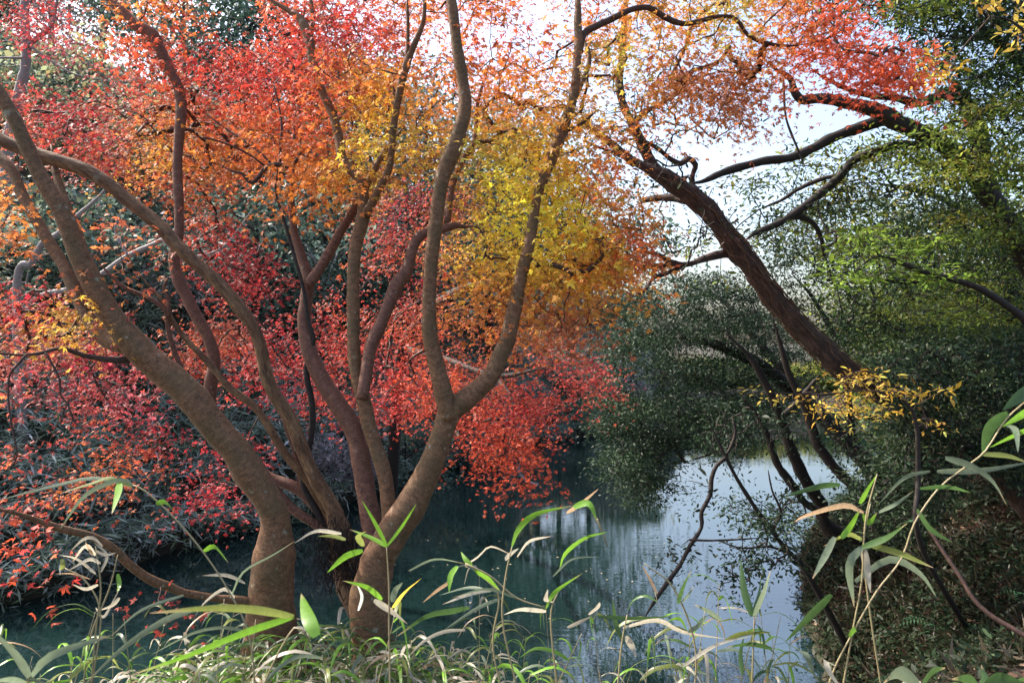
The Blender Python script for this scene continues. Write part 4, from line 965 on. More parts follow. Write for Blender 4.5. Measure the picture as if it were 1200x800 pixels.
GB = [(0.10, 0.15, 0.11), (0.14, 0.19, 0.15), (0.07, 0.11, 0.085)]       # grey blue green
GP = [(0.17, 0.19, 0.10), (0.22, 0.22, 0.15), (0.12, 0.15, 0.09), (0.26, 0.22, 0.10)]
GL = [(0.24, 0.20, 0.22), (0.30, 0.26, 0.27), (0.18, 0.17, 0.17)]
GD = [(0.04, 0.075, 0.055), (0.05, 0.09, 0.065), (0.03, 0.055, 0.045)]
bgs = [
    ("pale_shrub", "pale yellowish rounded shrub high on the slope right of the lone trunk", "shrub", 105, 21, 55, 3.0, GP, 40, 90, 0.15, M_SOFT, None),
    ("pale_shrub", "pale grey green shrub on the slope at the left edge", "shrub", 20, 19, 110, 2.4, GP, 34, 80, 0.14, M_SOFT, None),
    ("bare_tree", "misty grey lilac bare-twigged tree at the top left corner", "tree", 10, 30, -30, 4.0, GL, 34, 60, 0.16, M_SOFT, None),
    ("bare_tree", "grey lilac bare-twigged tree showing above the red canopy", "tree", 120, 32, -40, 4.0, GL, 34, 60, 0.16, M_SOFT, None),
    ("evergreen_tree", "dark round evergreen on the hilltop between the two leaning stems", "evergreen tree", 285, 30, -20, 3.6, GD, 46, 120, 0.19, M_EVER, None),
    ("evergreen_tree", "blue green evergreen behind the hilltop crown, its right shoulder against the sky", "evergreen tree", 215, 33, -50, 4.0, GB, 40, 110, 0.2, M_EVER, None),
    ("evergreen_tree", "grey green evergreen half hidden by orange leaves at the top", "evergreen tree", 345, 34, 45, 3.6, GB, 40, 100, 0.2, M_EVER, None),
    ("layered_tree", "flat-layered green tree at the left edge behind the thick stem", "tree", 15, 15, 215, 2.3, GB + GP[:1], 40, 90, 0.12, M_EVER, None),
    ("layered_tree", "flat-layered green tree seen between the two left stems", "tree", 100, 16.5, 230, 2.2, GB + GD[:1], 40, 90, 0.12, M_EVER, None),
    ("shrub", "dusky purple grey shrub in the gap left of the crimson spray", "shrub", 165, 18, 250, 2.0, GL + GB, 30, 80, 0.12, M_SOFT, None),
    ("evergreen_tree", "deep blue green evergreen seen through the gap above the crossing branches", "evergreen tree", 300, 20, 225, 2.4, GD + GB, 40, 110, 0.15, M_EVER, None),
    ("evergreen_tree", "deep shaded evergreen directly behind the forked stems", "evergreen tree", 380, 22, 215, 2.6, GD + GB[:2], 44, 110, 0.16, M_EVER, None),
    ("evergreen_tree", "shaded dark green tree behind the straight central stem", "evergreen tree", 475, 26, 190, 3.0, GD + GB[:2], 44, 110, 0.17, M_EVER, None),
    ("evergreen_tree", "dark green tree glimpsed below the yellow leaves", "evergreen tree", 575, 31, 215, 3.4, GD + GB[:1], 46, 110, 0.2, M_EVER, None),
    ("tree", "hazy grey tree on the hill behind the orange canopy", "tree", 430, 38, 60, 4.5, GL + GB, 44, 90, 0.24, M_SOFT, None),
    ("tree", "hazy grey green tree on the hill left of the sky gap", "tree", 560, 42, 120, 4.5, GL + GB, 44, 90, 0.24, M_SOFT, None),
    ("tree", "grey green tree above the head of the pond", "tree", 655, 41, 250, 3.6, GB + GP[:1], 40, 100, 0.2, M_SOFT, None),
    ("shrub", "round grey green shrub at the far water's edge below the red leaves", "shrub", 655, 33.5, 430, 1.9, GB + GP[:1], 34, 120, 0.13, M_SOFT, None),
    ("shrub", "twiggy pale grey shrub beside the round one at the far water's edge", "shrub", 705, 36, 415, 2.2, GL + GB[:1], 34, 110, 0.14, M_SOFT, None),
    ("shrub", "speckled olive shrub behind the big fork, above the water", "shrub", 475, 22.0, 478, 1.6, GP + GB, 34, 110, 0.11, M_SOFT, None),
    ("shrub", "lilac grey twiggy bush at the water's edge behind the stems", "shrub", 385, 19.3, 515, 1.5, GL, 34, 130, 0.10, M_SOFT, None),
    ("shrub", "dark teal bush overhanging the water right of the big fork", "shrub", 545, 26.2, 470, 1.8, GB + GD, 30, 110, 0.12, M_EVER, None),
    ("tree", "sunlit hazy tree on the far shore below the sky gap", "tree", 735, 46, 352, 2.8, GP + GB, 36, 90, 0.2, M_SOFT, None),
    ("tree", "pale tree on the far shore under the leaning trunk", "tree", 800, 48, 425, 2.0, GP + YG[:2], 36, 90, 0.2, M_SOFT, None),
    ("tree", "low yellow green tree on the far shore behind the leaning trunk", "tree", 900, 46, 428, 2.2, YG, 30, 110, 0.2, M_SOFT, None),
    ("tree", "low olive green tree on the far shore under the arching branches", "tree", 965, 47, 426, 2.2, YG + MG, 30, 110, 0.2, M_SOFT, None),
    ("tree", "sunlit yellow green tree deep behind the right slope", "tree", 1120, 24, 150, 3.6, YG + MG, 46, 90, 0.17, M_SOFT, None),
    ("tree", "warm sunlit tree at the right edge far behind the slope", "tree", 1230, 22, 200, 3.0, YG, 40, 80, 0.17, M_SOFT, None),
    ("tree", "green tree far behind the bright lime sprays", "tree", 1040, 42, 270, 4.0, MG + YG, 40, 90, 0.22, M_SOFT, None),
]
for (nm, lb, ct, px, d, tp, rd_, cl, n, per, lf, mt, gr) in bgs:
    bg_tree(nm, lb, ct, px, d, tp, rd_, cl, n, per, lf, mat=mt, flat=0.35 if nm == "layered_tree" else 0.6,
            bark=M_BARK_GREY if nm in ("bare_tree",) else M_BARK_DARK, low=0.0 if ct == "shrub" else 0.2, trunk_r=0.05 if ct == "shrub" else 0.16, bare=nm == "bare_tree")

# more trees on the hillside, hardly told apart through the leaves
hill_px = [(-60, 27, -10), (60, 36, -60), (170, 25, 150), (230, 27, 120), (290, 36, -10), (330, 27, 150), (390, 32, 60), (440, 30, 150), (500, 36, 90), (520, 30, 200), (600, 38, 130), (630, 44, 150), (690, 44, 260), (40, 22, 180), (-40, 19, 200), (250, 22, 215), (420, 24, 260)]
for (px, d, tp) in hill_px:
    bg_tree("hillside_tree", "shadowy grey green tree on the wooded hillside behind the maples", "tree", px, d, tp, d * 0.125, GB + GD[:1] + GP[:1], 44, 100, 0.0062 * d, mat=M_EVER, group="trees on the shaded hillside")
right_px = [(1010, 48, 426, 'olive tree on the far shore right of the leaning trunk'), (1060, 31, 230, 'dull green tree behind the golden shrub'), (1085, 20, 330, 'dark bushy tree at the back of the right slope'), (1150, 17, 340, 'dark bushy tree on the right slope under the lit canopy'), (1210, 14, 330, 'shaded bush high on the right slope at the edge'), (1130, 26, 300, 'green tree filling the gap over the right slope'), (850, 48, 428, 'low hazy tree on the far shore behind the glossy evergreen')]
for (px, d, tp, lb) in right_px:
    bg_tree("tree", lb, "tree", px, d, tp, d * 0.11, MG + DG + YG[:1], 50, 110, 0.0065 * d, mat=M_EVER, low=0.0)

# ------------------------------------------------------------------ bamboo grass thicket on the left bank
def thicket(n_tuft, region, cols, name, label, blade=0.24, per=34, rise=(0.5, 1.3), template=NARROW):
    P_ = []
    tries = 0
    while len(P_) < n_tuft and tries < 400:
        tries += 1
        x = rng.uniform(region[0], region[1], 4000); y = rng.uniform(region[2], region[3], 4000)
        s, bx, by = pond_sd(x, y)
        ok = (s > -0.35) & (s < region[4]) & (by > 8.6) & (bx < 12)
        px = 600 + FPX * x / y
        ok &= (px > -120) & (px < 760)
        ok &= rng.random(4000) < np.exp(-np.maximum(s, 0) / (region[4] * 0.5))
        for a in np.nonzero(ok)[0]: P_.append((x[a], y[a], s[a]))
    P_ = np.array(P_[:n_tuft])
    gz = np.maximum(ground(P_[:, 0], P_[:, 1]), 0.05)
    n = len(P_)
    clump = np.array([mnoise.noise(Vector((a * 0.6, b * 0.6, 7))) for a, b, _ in P_])
    h = rise[0] + (rise[1] - rise[0]) * np.clip(clump + 0.5, 0, 1) + rng.random(n) * 0.25
    h = np.where(P_[:, 2] < 0.1, h * 0.7, h)
    C = np.stack([P_[:, 0], P_[:, 1], gz + h * rng.random(n) ** 0.4], 1)
    idx = np.repeat(np.arange(n), per); N_ = n * per
    a = rng.random(N_) * 6.28; el = rng.normal(size=N_) * 0.5 - 0.35
    fwd = np.stack([np.cos(a) * np.cos(el), np.sin(a) * np.cos(el), np.sin(el)], 1)
    nrm = rng.normal(size=(N_, 3)) * 0.5 + np.array([0, -0.2, 0.8])
    R = frames(nrm, fwd)
    pos = C[idx] + rng.normal(size=(N_, 3)) * np.array([0.13, 0.13, 0.10]) + fwd * 0.03
    cols = np.asarray(cols); base = cols[rng.integers(0, len(cols), n)]
    cc = 0.5 * base[idx] + 0.5 * cols[rng.integers(0, len(cols), N_)]
    cc *= np.exp(rng.normal(size=(N_, 1)) * 0.35)
    V, F, Cc = scatter(template, pos, R, blade * np.exp(rng.normal(size=N_) * 0.25), np.clip(cc, 0.004, 0.8))
    o = mesh_obj(name, V, F, M_BLADE, None, col=Cc)
    return tag(o, label, "bamboo grass", kind="stuff")


TC = [(0.28, 0.35, 0.28), (0.42, 0.48, 0.42), (0.15, 0.21, 0.16), (0.60, 0.63, 0.58), (0.20, 0.26, 0.13)]
thicket(3000, (-22, 9, 9, 45, 6.0), TC, "bamboo_grass_thicket", "grey green bamboo grass thicket covering the far left bank and hanging over the water")

# low ground cover and litter on the right bank
def on_bank(n, xr, yr, smax, cond=None):
    out = np.zeros((0, 3))
    while len(out) < n:
        x = rng.uniform(*xr, 6000); y = rng.uniform(*yr, 6000); s, bx, by = pond_sd(x, y)
        ok = (s > 0.0) & (s < smax) & (bx > 2.0)
        px = 600 + FPX * x / y; ok &= (px > 880) & (px < 1300)
        z = ground(x, y)
        out = np.vstack([out, np.stack([x, y, z], 1)[ok]])
    return out[:n]


pts = on_bank(26000, (3, 14), (6.0, 18), 7)
n = len(pts); nrm = rng.normal(size=(n, 3)) * 0.45 + np.array([-0.4, -0.2, 0.8]); R = frames(nrm, rng.normal(size=(n, 3)))
LC = np.array([(0.055, 0.028, 0.022), (0.035, 0.022, 0.018), (0.075, 0.045, 0.032), (0.05, 0.022, 0.018), (0.13, 0.09, 0.06)])
cc = 0.7 * LC[rng.integers(0, len(LC), n)] * np.exp(rng.normal(size=(n, 1)) * 0.45)  # darker than the near-bank litter, canopy shade put into the colour
V, F, Cc = scatter(DIAW, pts + rng.normal(size=(n, 3)) * [0.02, 0.02, 0.01] + [0, 0, 0.05], R, 0.07 * np.exp(rng.normal(size=n) * 0.25), np.clip(cc, 0.01, 0.6))
tag(mesh_obj("leaf_litter", V, F, M_LITTER, None, col=Cc), "brown fallen leaves covering the dark right slope", "leaf litter", kind="stuff")
pts = on_bank(2200, (2.6, 14), (5.6, 18), 7)
keep = np.array([mnoise.noise(Vector((p[0] * 0.9, p[1] * 0.9, 2))) + 0.35 * (1.9 - p[2]) > 0.0 for p in pts]); pts = pts[keep]
V, F, Cc = oval_foliage(pts + [0, 0, 0.12], 26, 0.26, 0.075, [(0.015, 0.03, 0.013), (0.022, 0.04, 0.018), (0.03, 0.04, 0.018)], template=OVAL, flat=0.5)  # undergrowth greens darkened too, to stand for canopy shade
tag(mesh_obj("ground_cover", V, F, M_EVER, None, col=Cc), "low dark green undergrowth along the foot of the right slope", "ground cover", kind="stuff")

pts = on_bank(1500, (2.6, 12), (5.6, 15), 6)
idx = np.repeat(np.arange(len(pts)), 16); N_ = len(idx); a = rng.random(N_) * 6.28; el = rng.random(N_) * 1.3 - 0.2
fwd = np.stack([np.cos(a) * np.cos(el), np.sin(a) * np.cos(el), np.sin(el)], 1)
cc = np.array([(0.06, 0.05, 0.03), (0.03, 0.04, 0.02), (0.11, 0.09, 0.06), (0.04, 0.035, 0.022)])[rng.integers(0, 4, N_)] * np.exp(rng.normal(size=(N_, 1)) * 0.3)
V, F, Cc = scatter(NARROW, pts[idx] + rng.normal(size=(N_, 3)) * [0.05, 0.05, 0.02] + [0, 0, 0.04], frames(rng.normal(size=(N_, 3)) + [0, 0, 0.5], fwd), 0.16 * np.exp(rng.normal(size=N_) * 0.3), cc)
tag(mesh_obj("dry_grass", V, F, M_BLADE, None, col=Cc), "withered grass scattered over the dark right slope", "grass", kind="stuff")

# ferns on the right slope
def fern(x, y, s, label):
    z = float(ground(x, y)); root = empty("fern", (x, y, z), label, "fern", "ferns on the right slope")
    for k in range(7):
        a = 2 * math.pi * k / 7 + rng.random() * 0.5; V = []; F = []
        for i in range(13):
            t = i / 12; c = np.array([x + math.cos(a) * s * t, y + math.sin(a) * s * t, z + s * (0.9 * t - 1.0 * t * t) + 0.03])
            wd = s * 0.30 * math.sin(math.pi * min(1, t * 0.85 + 0.12)); sd_ = np.array([-math.sin(a), math.cos(a), 0]); fw = np.array([math.cos(a), math.sin(a), -0.3])
            for sg in (-1, 1):
                b = len(V)
                V += [c, c + sd_ * sg * wd * 0.5 + fw * s * 0.035, c + sd_ * sg * wd + fw * s * 0.03 + [0, 0, -wd * 0.2], c + sd_ * sg * wd * 0.5 - fw * s * 0.015]
                F.append((b, b + 1, b + 2, b + 3))
        cl = np.tile(np.array([[0.035, 0.085, 0.04]]) * (0.8 + 0.5 * rng.random()), (len(V), 1))
        mesh_obj("frond", np.array(V), np.array(F), M_EVER, root, col=cl)


for (a, b, s, lb) in [(4.95, 8.6, 0.42, "dark fern low on the right slope near the water"), (5.6, 8.0, 0.36, "small fern farther up the right slope near the frame edge"), (5.0, 7.6, 0.34, "fern at the bottom right above the frame edge")]:
    fern(a, b, s, lb)

# dead branch lying over the right slope
Kd = LK([(1075, 600, 2), (1092, 625, 2.6), (1108, 650, 3), (1125, 675, 3.2), (1140, 700, 3.4), (1155, 716, 3.6), (1172, 728, 3.8), (1190, 738, 4), (1225, 760, 4)], 3.0, 2.7)
Kd[:, 3] *= 0.8; tb = Tubes(); c_ = catmull(Kd, 0.03); tb.add(c_[:, :3], c_[:, 3], 8, 0.15)
tag(tb.build("dead_branch", M_TWIG), "bare grey brown branch curving down at the lower right", "branch")
Kd = LK([(607, 546, 1.6), (610, 556, 1.8), (618, 564, 1.8), (631, 568, 1.6)], 21, 21)
tb = Tubes(); c_ = catmull(Kd, 0.05); tb.add(c_[:, :3], c_[:, 3], 6)
tag(tb.build("driftwood", M_BARK_GREY), "pale crooked stick rising out of the water below the hanging red leaves", "driftwood")

# ------------------------------------------------------------------ near bank bamboo
def blade_mesh(path, width, fold=0.25, twist=0.0, seg=9, side=None):
    """path keys (k,3), width in metres; a lance-shaped blade folded along its midrib"""
    C = catmull(np.asarray(path, float), np.linalg.norm(np.diff(path, axis=0), axis=1).sum() / seg)
    m = len(C); T = np.gradient(C, axis=0); T /= np.linalg.norm(T, axis=1)[:, None] + 1e-9
    if side is None: side = np.array([rng.normal() * 0.3, rng.normal() * 0.5, 1.0])
    S = side - T * (T @ side)[:, None]; S /= np.linalg.norm(S, axis=1)[:, None] + 1e-9
    Nn = np.cross(T, S)
    t = np.linspace(0, 1, m); w = width * 0.5 * np.power(np.clip(np.sin(math.pi * np.power(t * 0.96 + 0.04, 0.62)), 0, 1), 0.8) + 0.0002
    a = twist * t
    S2 = S * np.cos(a)[:, None] + Nn * np.sin(a)[:, None]; N2 = -S * np.sin(a)[:, None] + Nn * np.cos(a)[:, None]
    V = np.concatenate([C + S2 * w[:, None] + N2 * (w * fold)[:, None], C, C - S2 * w[:, None] + N2 * (w * fold)[:, None]])
    i = np.arange(m - 1)
    F = np.concatenate([np.stack([i, i + 1, i + 1 + m, i + m], 1), np.stack([i + m, i + m + 1, i + 1 + 2 * m, i + 2 * m], 1)])
    return V, F


GRN = (0.14, 0.29, 0.03); GRD = (0.05, 0.10, 0.03); GRY = (0.14, 0.18, 0.115); PAL = (0.38, 0.35, 0.27); TAN = (0.36, 0.25, 0.15); YLW = (0.62, 0.46, 0.05); OLV = (0.17, 0.20, 0.05)


def plant(label, stems, blades, d, group=None, name="bamboo_grass", cat="bamboo grass"):
    """stems: list of [(px,py),...]; blades: (pts px, width px, colour[, depth offset])"""
    s0 = stems[0][0]
    b = P(s0[0], s0[1], d); root = empty(name, tuple(b), label, cat, group)
    tb = Tubes()
    for s in stems:
        K = np.array([list(P(p[0], p[1], d + (p[2] if len(p) > 2 else 0))) + [1.05 * d / FPX] for p in s]); K[-1, 3] *= 0.55
        c = catmull(K, 0.03); tb.add(c[:, :3], np.maximum(c[:, 3], 0.0008), 6)
    tb.build("stem", M_STEM, root)
    Vs = []; Fs = []; Cs = []; n0 = 0
    for bl in blades:
        pts, wpx, cl = bl[:3]; off = bl[3] if len(bl) > 3 else rng.normal() * 0.03
        k = len(pts); sl = rng.normal() * 0.05
        path = np.array([P(p[0], p[1], d + off * min(1, i) + sl * i) for i, p in enumerate(pts)])
        V, F = blade_mesh(path, wpx * d / FPX * 0.86, 0.2, rng.normal() * 0.3, 9, side=np.array([rng.normal() * 0.2, rng.normal() * 0.25, 1.0]) if abs(pts[-1][0] - pts[0][0]) > abs(pts[-1][1] - pts[0][1]) else np.array([1.0, rng.normal() * 0.25, rng.normal() * 0.2]))
        c = np.tile(np.array(cl) * math.exp(rng.normal() * 0.08), (len(V), 1))
        m = len(V) // 3; tt = np.tile(np.linspace(0, 1, m), 3)
        tip = np.clip((tt - 0.86) / 0.1, 0, 1)[:, None] * (rng.random() < 0.5)
        c = c * (1 - tip) + np.array(TAN) * tip
        Vs.append(V); Fs.append(F + n0); Cs.append(c); n0 += len(V)
    if Vs: mesh_obj("leaves", np.concatenate(Vs), np.concatenate(Fs), M_BLADE, root, col=np.concatenate(Cs), smooth=True)
    return root


plant("bamboo grass with one broad upright green leaf among long arching grey blades, lower left", [[(300, 860), (310, 800), (345, 735), (362, 750)]],
      [([(371, 745), (362, 725), (353, 695)], 19, (0.12, 0.26, 0.025)), ([(345, 722), (300, 714), (250, 712), (175, 718)], 10, OLV), ([(345, 722), (290, 740), (220, 768), (155, 790)], 9, GRN), ([(225, 715), (190, 728), (140, 762), (95, 806)], 9, GRY), ([(215, 697), (165, 715), (130, 745)], 4, GRY)], 1.35)
plant("bamboo grass with wide grey green blades in the bottom left corner", [[(20, 860), (34, 795), (36, 790)]],
      [([(34, 795), (15, 765), (-20, 730)], 17, GRY), ([(34, 795), (60, 768), (130, 744)], 11, GRY), ([(30, 800), (10, 796), (-15, 800)], 8, GRY), ([(36, 795), (70, 806), (120, 806)], 7, GRY)], 1.2)
plant("tall bamboo grass stalk arching left with a hanging bright green leaf", [[(300, 820), (292, 745), (268, 692), (237, 645), (203, 605), (170, 575), (155, 568)]],
      [([(155, 568), (140, 562), (100, 580), (70, 620)], 6, GRY), ([(155, 570), (110, 560), (60, 570), (-10, 588)], 5, GRY), ([(140, 566), (138, 580), (131, 602)], 9, GRN), ([(155, 570), (130, 560), (108, 566), (70, 578)], 5, OLV),
       ([(183, 590), (195, 588), (207, 604)], 7, GRN), ([(238, 646), (252, 640), (268, 659)], 7, GRN), ([(287, 683), (265, 674), (236, 674)], 6, PAL), ([(270, 700), (285, 670), (320, 650), (345, 634)], 3, GRY), ([(275, 700), (262, 690), (240, 705), (228, 722)], 5, PAL),
       ([(290, 740), (262, 735), (225, 742), (175, 768)], 5, GRY)], 1.9)
plant("upright bamboo grass before the fork foot, with one yellow leaf among green", [[(458, 830), (456, 740), (456, 690), (453, 640)]],
      [([(453, 640), (441, 616), (424, 586)], 6, GRN), ([(453, 640), (470, 618), (488, 590)], 4, GRN), ([(453, 640), (435, 630), (410, 620)], 6, GRN), ([(425, 645), (405, 652), (383, 671)], 9, GRN), ([(448, 702), (430, 688), (402, 680)], 7, GRN), ([(460, 712), (474, 693), (494, 677)], 8, YLW),
       ([(438, 703), (458, 716), (478, 731)], 9, PAL), ([(460, 705), (463, 692), (472, 682)], 8, GRY), ([(400, 625), (370, 622), (345, 636)], 5, PAL), ([(425, 640), (420, 628), (430, 622)], 9, OLV), ([(405, 632), (390, 628), (372, 628)], 5, OLV), ([(420, 715), (424, 698), (418, 684)], 5, GRY)], 2.1)
plant("pale bamboo grass over the water, one long green leaf folded under a tan tip", [[(615, 840), (590, 735), (592, 680), (600, 640)], [(660, 850), (648, 760), (646, 715), (655, 692)], [(700, 608), (712, 640, 0.05)]],
      [([(600, 640), (608, 620), (628, 602), (672, 592)], 8, GRN), ([(664, 600), (680, 590), (702, 572)], 8, TAN), ([(672, 594), (690, 590), (700, 612)], 9, GRN), ([(655, 668), (662, 648), (685, 630), (712, 623)], 9, GRN), ([(606, 652), (620, 634), (646, 628)], 5, PAL),
       ([(640, 712), (652, 692), (683, 671)], 6, GRN), ([(648, 706), (640, 703), (642, 690)], 7, PAL), ([(640, 716), (610, 714), (590, 720)], 6, PAL), ([(648, 675), (670, 655), (702, 652)], 3, GRY), ([(604, 700), (570, 690), (530, 700)], 4, GRY)], 2.2)
plant("bamboo grass with three small bright green leaves above pale ones, centre bottom", [[(600, 850), (578, 760), (585, 700), (570, 680)], [(545, 660), (575, 675), (605, 700), (640, 712)]],
      [([(553, 663), (545, 655), (540, 646)], 7, GRN), ([(556, 667), (570, 676), (587, 693)], 8, GRN), ([(536, 663), (528, 675), (526, 694)], 8, GRN), ([(545, 662), (560, 652), (575, 640), (600, 650)], 4, PAL), ([(580, 690), (555, 694), (518, 708)], 6, PAL), ([(575, 693), (550, 688), (515, 697)], 4, GRY),
       ([(530, 680), (512, 692), (495, 706)], 5, TAN), ([(590, 700), (560, 712), (520, 738)], 5, GRY), ([(592, 655), (600, 648), (608, 642)], 7, PAL), ([(480, 668), (510, 655), (545, 660)], 3, GRY), ([(550, 712), (530, 716), (500, 722), (464, 746)], 8, GRD), ([(545, 738), (520, 740), (495, 752), (480, 768)], 5, PAL)], 2.3)
plant("bamboo grass with bold green striped leaves leaning in from the right edge", [[(960, 850), (975, 790), (1000, 740), (1027, 693), (1056, 655), (1072, 612), (1100, 572), (1130, 548), (1155, 528), (1180, 490), (1215, 460)], [(985, 820), (1000, 735), (1010, 680), (1012, 638), (1016, 600), (1028, 555)]],
      [([(1181, 484), (1160, 500), (1151, 533)], 18, GRD), ([(1215, 452), (1195, 465), (1175, 481)], 16, GRD), ([(1180, 498), (1190, 505), (1193, 530)], 9, GRY), ([(1215, 500), (1190, 510), (1160, 524)], 10, GRN), ([(1205, 480), (1197, 486), (1175, 500)], 10, GRN), ([(1108, 536), (1140, 546), (1165, 565), (1180, 592)], 11, GRY),
       ([(1098, 552), (1150, 551), (1210, 541)], 8, GRY), ([(1078, 572), (1110, 570), (1138, 577)], 7, GRD), ([(1150, 532), (1180, 534), (1205, 542)], 7, OLV), ([(1010, 641), (1040, 630), (1063, 613)], 9, GRD), ([(1010, 641), (995, 662), (1001, 711)], 11, GRY), ([(1011, 640), (1016, 665), (1020, 694)], 10, PAL),
       ([(1016, 637), (1055, 648), (1094, 665)], 9, OLV), ([(1002, 681), (1042, 655), (1078, 672), (1099, 702)], 10, GRY), ([(978, 629), (965, 655), (952, 678)], 9, GRY), ([(986, 630), (996, 618), (1008, 596)], 8, GRN), ([(974, 696), (950, 720), (920, 752)], 12, GRD), ([(1074, 598), (1090, 620), (1117, 636)], 12, GRD),
       ([(926, 756), (945, 768), (954, 792)], 9, GRY), ([(978, 780), (968, 775), (975, 792), (990, 810)], 8, PAL), ([(995, 745), (1002, 737), (1004, 740)], 7, GRN), ([(1090, 552), (1060, 560), (1030, 590)], 5, GRY), ([(1010, 632), (992, 626), (965, 640)], 6, OLV)], 1.7)
plant("bamboo grass with a long reddish-tipped grey leaf crossing in front of the dark trunks", [[(1040, 850), (1020, 720), (1012, 640), (1020, 590)]],
      [([(1012, 600), (990, 592), (945, 604), (930, 612)], 7, TAN), ([(1008, 590), (1016, 575), (1028, 555)], 6, GRN), ([(985, 568), (960, 570), (915, 583)], 8, GRD), ([(1012, 602), (1018, 612), (1028, 600)], 8, GRN), ([(1030, 600), (1050, 590), (1070, 575)], 5, GRY)], 2.0)
plant("dark pointed bamboo grass leaves standing against the bright water", [[(880, 850), (882, 780), (884, 720)], [(810, 850), (815, 760), (790, 690), (755, 660)], [(720, 850), (728, 760), (735, 720)]],
      [([(882, 722), (872, 690), (868, 655)], 11, GRD), ([(884, 722), (895, 695), (903, 668)], 9, GRY), ([(882, 718), (890, 695), (892, 672)], 5, GRD), ([(845, 726), (830, 716), (814, 708)], 6, GRY), ([(806, 740), (818, 733), (829, 722)], 6, GRY), ([(795, 707), (800, 690), (810, 668)], 7, GRD), ([(800, 705), (808, 695), (813, 686)], 4, GRY),
       ([(730, 750), (722, 730), (718, 700)], 8, GRD), ([(700, 722), (740, 724), (788, 722)], 5, GRD), ([(730, 735), (770, 726), (800, 740), (850, 748)], 6, PAL), ([(733, 745), (742, 760), (745, 770)], 9, PAL), ([(850, 750), (870, 742), (905, 740)], 7, OLV), ([(690, 720), (700, 712), (703, 705)], 6, PAL), ([(665, 735), (680, 728), (693, 722)], 5, PAL), ([(770, 695), (760, 675), (752, 662)], 4, TAN),
       ([(905, 760), (880, 755), (850, 758)], 8, GRD), ([(800, 780), (840, 755), (880, 745)], 5, PAL), ([(870, 790), (868, 765), (872, 745)], 6, GRD)], 2.5)
plant("pale dry bamboo grass tangle leaning by the low branch at left", [[(105, 830), (112, 740), (118, 690), (112, 640)], [(95, 830), (105, 750), (128, 690), (138, 650)], [(108, 800), (118, 720), (100, 680), (75, 665)]],
      [([(112, 650), (100, 640), (85, 658)], 6, PAL), ([(118, 660), (105, 655), (80, 668)], 5, PAL), ([(112, 645), (125, 650), (136, 647)], 6, PAL), ([(120, 640), (108, 630), (97, 632), (83, 645)], 5, PAL), ([(112, 672), (90, 655), (70, 650)], 4, PAL), ([(115, 685), (100, 690), (84, 684)], 5, PAL), ([(140, 700), (130, 710), (112, 716)], 5, PAL),
       ([(118, 670), (125, 650), (110, 635)], 4, PAL), ([(105, 678), (85, 672), (65, 672)], 3, TAN), ([(108, 650), (104, 642), (100, 635)], 4, TAN), ([(138, 672), (140, 685), (137, 695)], 6, GRN), ([(72, 655), (74, 662), (70, 668)], 7, OLV), ([(112, 712), (122, 722), (140, 690)], 4, PAL)], 2.9)

plant("broad-leaved plant with pale wide leaves at the bottom right corner", [[(1085, 860), (1080, 815), (1078, 800)], [(1150, 860), (1150, 815)]],
      [([(1078, 800), (1055, 788), (1035, 800)], 20, GRY), ([(1080, 800), (1092, 786), (1108, 782)], 16, GRD), ([(1080, 802), (1060, 806), (1040, 818)], 18, PAL), ([(1150, 812), (1135, 796), (1115, 795)], 17, GRD), ([(1150, 812), (1170, 795), (1200, 800)], 18, GRD), ([(1150, 815), (1155, 795), (1150, 778)], 13, GRD),
       ([(1180, 815), (1190, 800), (1210, 790)], 16, GRD), ([(1100, 815), (1115, 802), (1130, 806)], 16, GRD)], 1.8, name="leafy_plant", cat="plant")

# filler stalks along the near bank: one mould, many copies
def filler_mesh(green, h, nb):
    """upright stalk of height h with nb drooping blades; local coordinates, foot at origin"""
    tb = Tubes(); lean = rng.normal(size=2) * 0.12
    K = np.array([[0, 0, 0, 0.003], [lean[0] * 0.4, lean[1] * 0.4, h * 0.5, 0.0026], [lean[0], lean[1], h, 0.0014]])
    c = catmull(K, 0.04); tb.add(c[:, :3], c[:, 3], 5)
    Vs = []; Fs = []; Cs = []; n0 = 0
    for k in range(nb):
        t = 0.35 + 0.65 * rng.random(); p0 = np.array([lean[0] * t, lean[1] * t, h * t]); a = rng.random() * 6.28; L_ = 0.10 + 0.10 * rng.random(); up_ = 0.1 + 0.5 * rng.random()
        dr = np.array([math.cos(a), math.sin(a), 0])
        path = np.array([p0, p0 + dr * L_ * 0.45 + [0, 0, up_ * L_ * 0.4], p0 + dr * L_ * 0.95 + [0, 0, -0.12 * L_ + up_ * L_ * 0.2], p0 + dr * L_ * 1.25 + [0, 0, -0.5 * L_]])
        V, F = blade_mesh(path, 0.010 + 0.008 * rng.random(), 0.2, rng.normal() * 0.6, 7, side=np.cross(dr, [0, 0, 1]) + rng.normal(size=3) * 0.4)
        r = rng.random()
        cl = (GRN if r < green * 0.45 else OLV if r < green * 0.7 else GRD if r < green else PAL if r < green + (1 - green) * 0.5 else TAN if r < green + (1 - green) * 0.7 else GRY)
        Vs.append(V); Fs.append(F + n0); Cs.append(np.tile(np.array(cl) * math.exp(rng.normal() * 0.2), (len(V), 1))); n0 += len(V)
    return tb, (np.concatenate(Vs), np.concatenate(Fs), np.concatenate(Cs))


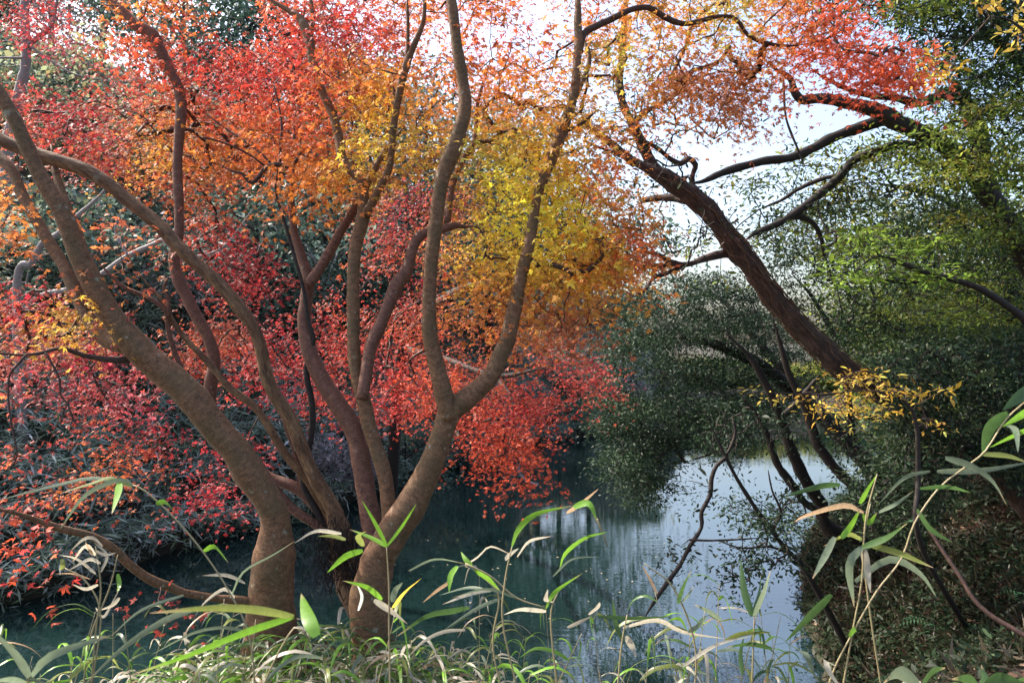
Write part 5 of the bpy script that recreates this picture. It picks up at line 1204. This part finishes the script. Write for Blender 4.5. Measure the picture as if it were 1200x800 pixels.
moulds = []
for k in range(9):
    tb, (V, F, C) = filler_mesh((0.4, 0.6, 0.75)[k % 3], 0.30 + 0.30 * rng.random(), int(rng.integers(12, 20)))
    r = empty("bamboo_grass", (0, 0, 0), "low pale bamboo grass tuft, one of many lining the near bank", "bamboo grass", "low bamboo grass tufts along the near bank")
    s_ = tb.build("stem", M_STEM, r); l_ = mesh_obj("leaves", V, F, M_BLADE, r, col=C, smooth=True)
    moulds.append((r, [s_, l_]))
spots = []
guard = 0
while len(spots) < 110 and guard < 20000:
    guard += 1
    px = rng.uniform(-40, 960); d = rng.uniform(1.9, 4.9)
    x = d * (px - 600) / FPX; z = float(ground(x, d))
    # favour the bank around the maple feet and the frame bottom
    py = 400 + FPX * (CAMZ - z) / d
    top = py - 0.42 * FPX / d
    lim = 722 + 25 * mnoise.noise(Vector((px / 90, 1, 1))) + (35 if px < 230 else 0) + (30 if px > 640 else 0)
    if top < lim or top > 800: continue
    spots.append((x, d, z))
for i, (x, y, z) in enumerate(spots):
    r0, ch = moulds[i % len(moulds)]
    if i < len(moulds): r = r0
    else:
        r = r0.copy(); COL.objects.link(r)
        for c in ch:
            c2 = c.copy(); COL.objects.link(c2); c2.parent = r
    r.location = (x, y, z - 0.02); r.rotation_euler = (rng.normal() * 0.12, rng.normal() * 0.12, rng.random() * 6.28); s = rng.uniform(0.85, 1.3); r.scale = (s, s, s)

# taller single stalks standing out over the water's edge
tmoulds = []
for k in range(8):
    tb, (V, F, C) = filler_mesh((0.4, 0.6, 0.7, 0.5)[k % 4], 0.75 + 0.2 * rng.random(), int(rng.integers(9, 15)))
    V = V.copy()
    r = empty("bamboo_grass", (0, 0, 0), "taller thin bamboo grass stalk with pale drooping leaves at the water's edge", "bamboo grass", "tall bamboo grass stalks at the water's edge")
    tmoulds.append((r, [tb.build("stem", M_STEM, r), mesh_obj("leaves", V, F, M_BLADE, r, col=C, smooth=True)]))
k = 0; guard = 0
while k < 50 and guard < 9000:
    guard += 1
    px = rng.uniform(-30, 930); d = rng.uniform(2.8, 5.2); x = d * (px - 600) / FPX
    if pond_sd(np.array([x]), np.array([d]))[0][0] < 0.05: continue
    z = float(ground(x, d)); top = 400 + FPX * (CAMZ - z - 0.85) / d
    lim = 700 if (px < 240 or px > 460) else 735
    if not (lim - 25 + 40 * rng.random() < top < 800): continue
    r0, ch = tmoulds[k % 8]
    if k < 8: r = r0
    else:
        r = r0.copy(); COL.objects.link(r)
        for c in ch:
            c2 = c.copy(); COL.objects.link(c2); c2.parent = r
    r.location = (x, d, z - 0.03); r.rotation_euler = (rng.normal() * 0.15, rng.normal() * 0.15, rng.random() * 6.28); s = rng.uniform(0.85, 1.2); r.scale = (s, s, s); k += 1

# litter round the maple feet
x = rng.uniform(-3.2, 6.0, 16000); y = rng.uniform(2.2, 8.0, 16000); z = ground(x, y); s, _, _ = pond_sd(x, y); ok = s > 0.05
pts = np.stack([x, y, z + 0.03], 1)[ok]; n = len(pts)
cc = LC[rng.integers(0, len(LC), n)] * np.exp(rng.normal(size=(n, 1)) * 0.3) * 1.3
V, F, Cc = scatter(DIAW, pts, frames(rng.normal(size=(n, 3)) * 0.4 + [0, 0, 0.8], rng.normal(size=(n, 3))), 0.05 * np.exp(rng.normal(size=n) * 0.25), np.clip(cc, 0.01, 0.6))
tag(mesh_obj("leaf_litter", V, F, M_LITTER, None, col=Cc), "dry fallen leaves round the maple feet on the near bank", "leaf litter", kind="stuff")

# leaves afloat on the pond
fl = None
for k in range(110):
    px = rng.uniform(180, 780); py = rng.uniform(560, 740); d = CAMZ * FPX / (py - 400); x = d * (px - 600) / FPX
    if fl is None:
        V = LEAF5[0] * [1, 1, 0.1]; fl = mesh_obj("floating_leaf", V * 0.07, LEAF5[1], M_LITTER, None, col=np.tile([[0.5, 0.42, 0.3]], (len(V), 1)))
        tag(fl, "small pale leaf floating on the dark water", "fallen leaf", "leaves floating on the pond"); o = fl
    else:
        o = fl.copy(); COL.objects.link(o)
    o.location = (x, d, 0.012); o.rotation_euler = (0, 0, rng.random() * 6.28); s = rng.uniform(0.5, 1.1); o.scale = (s, s, s)
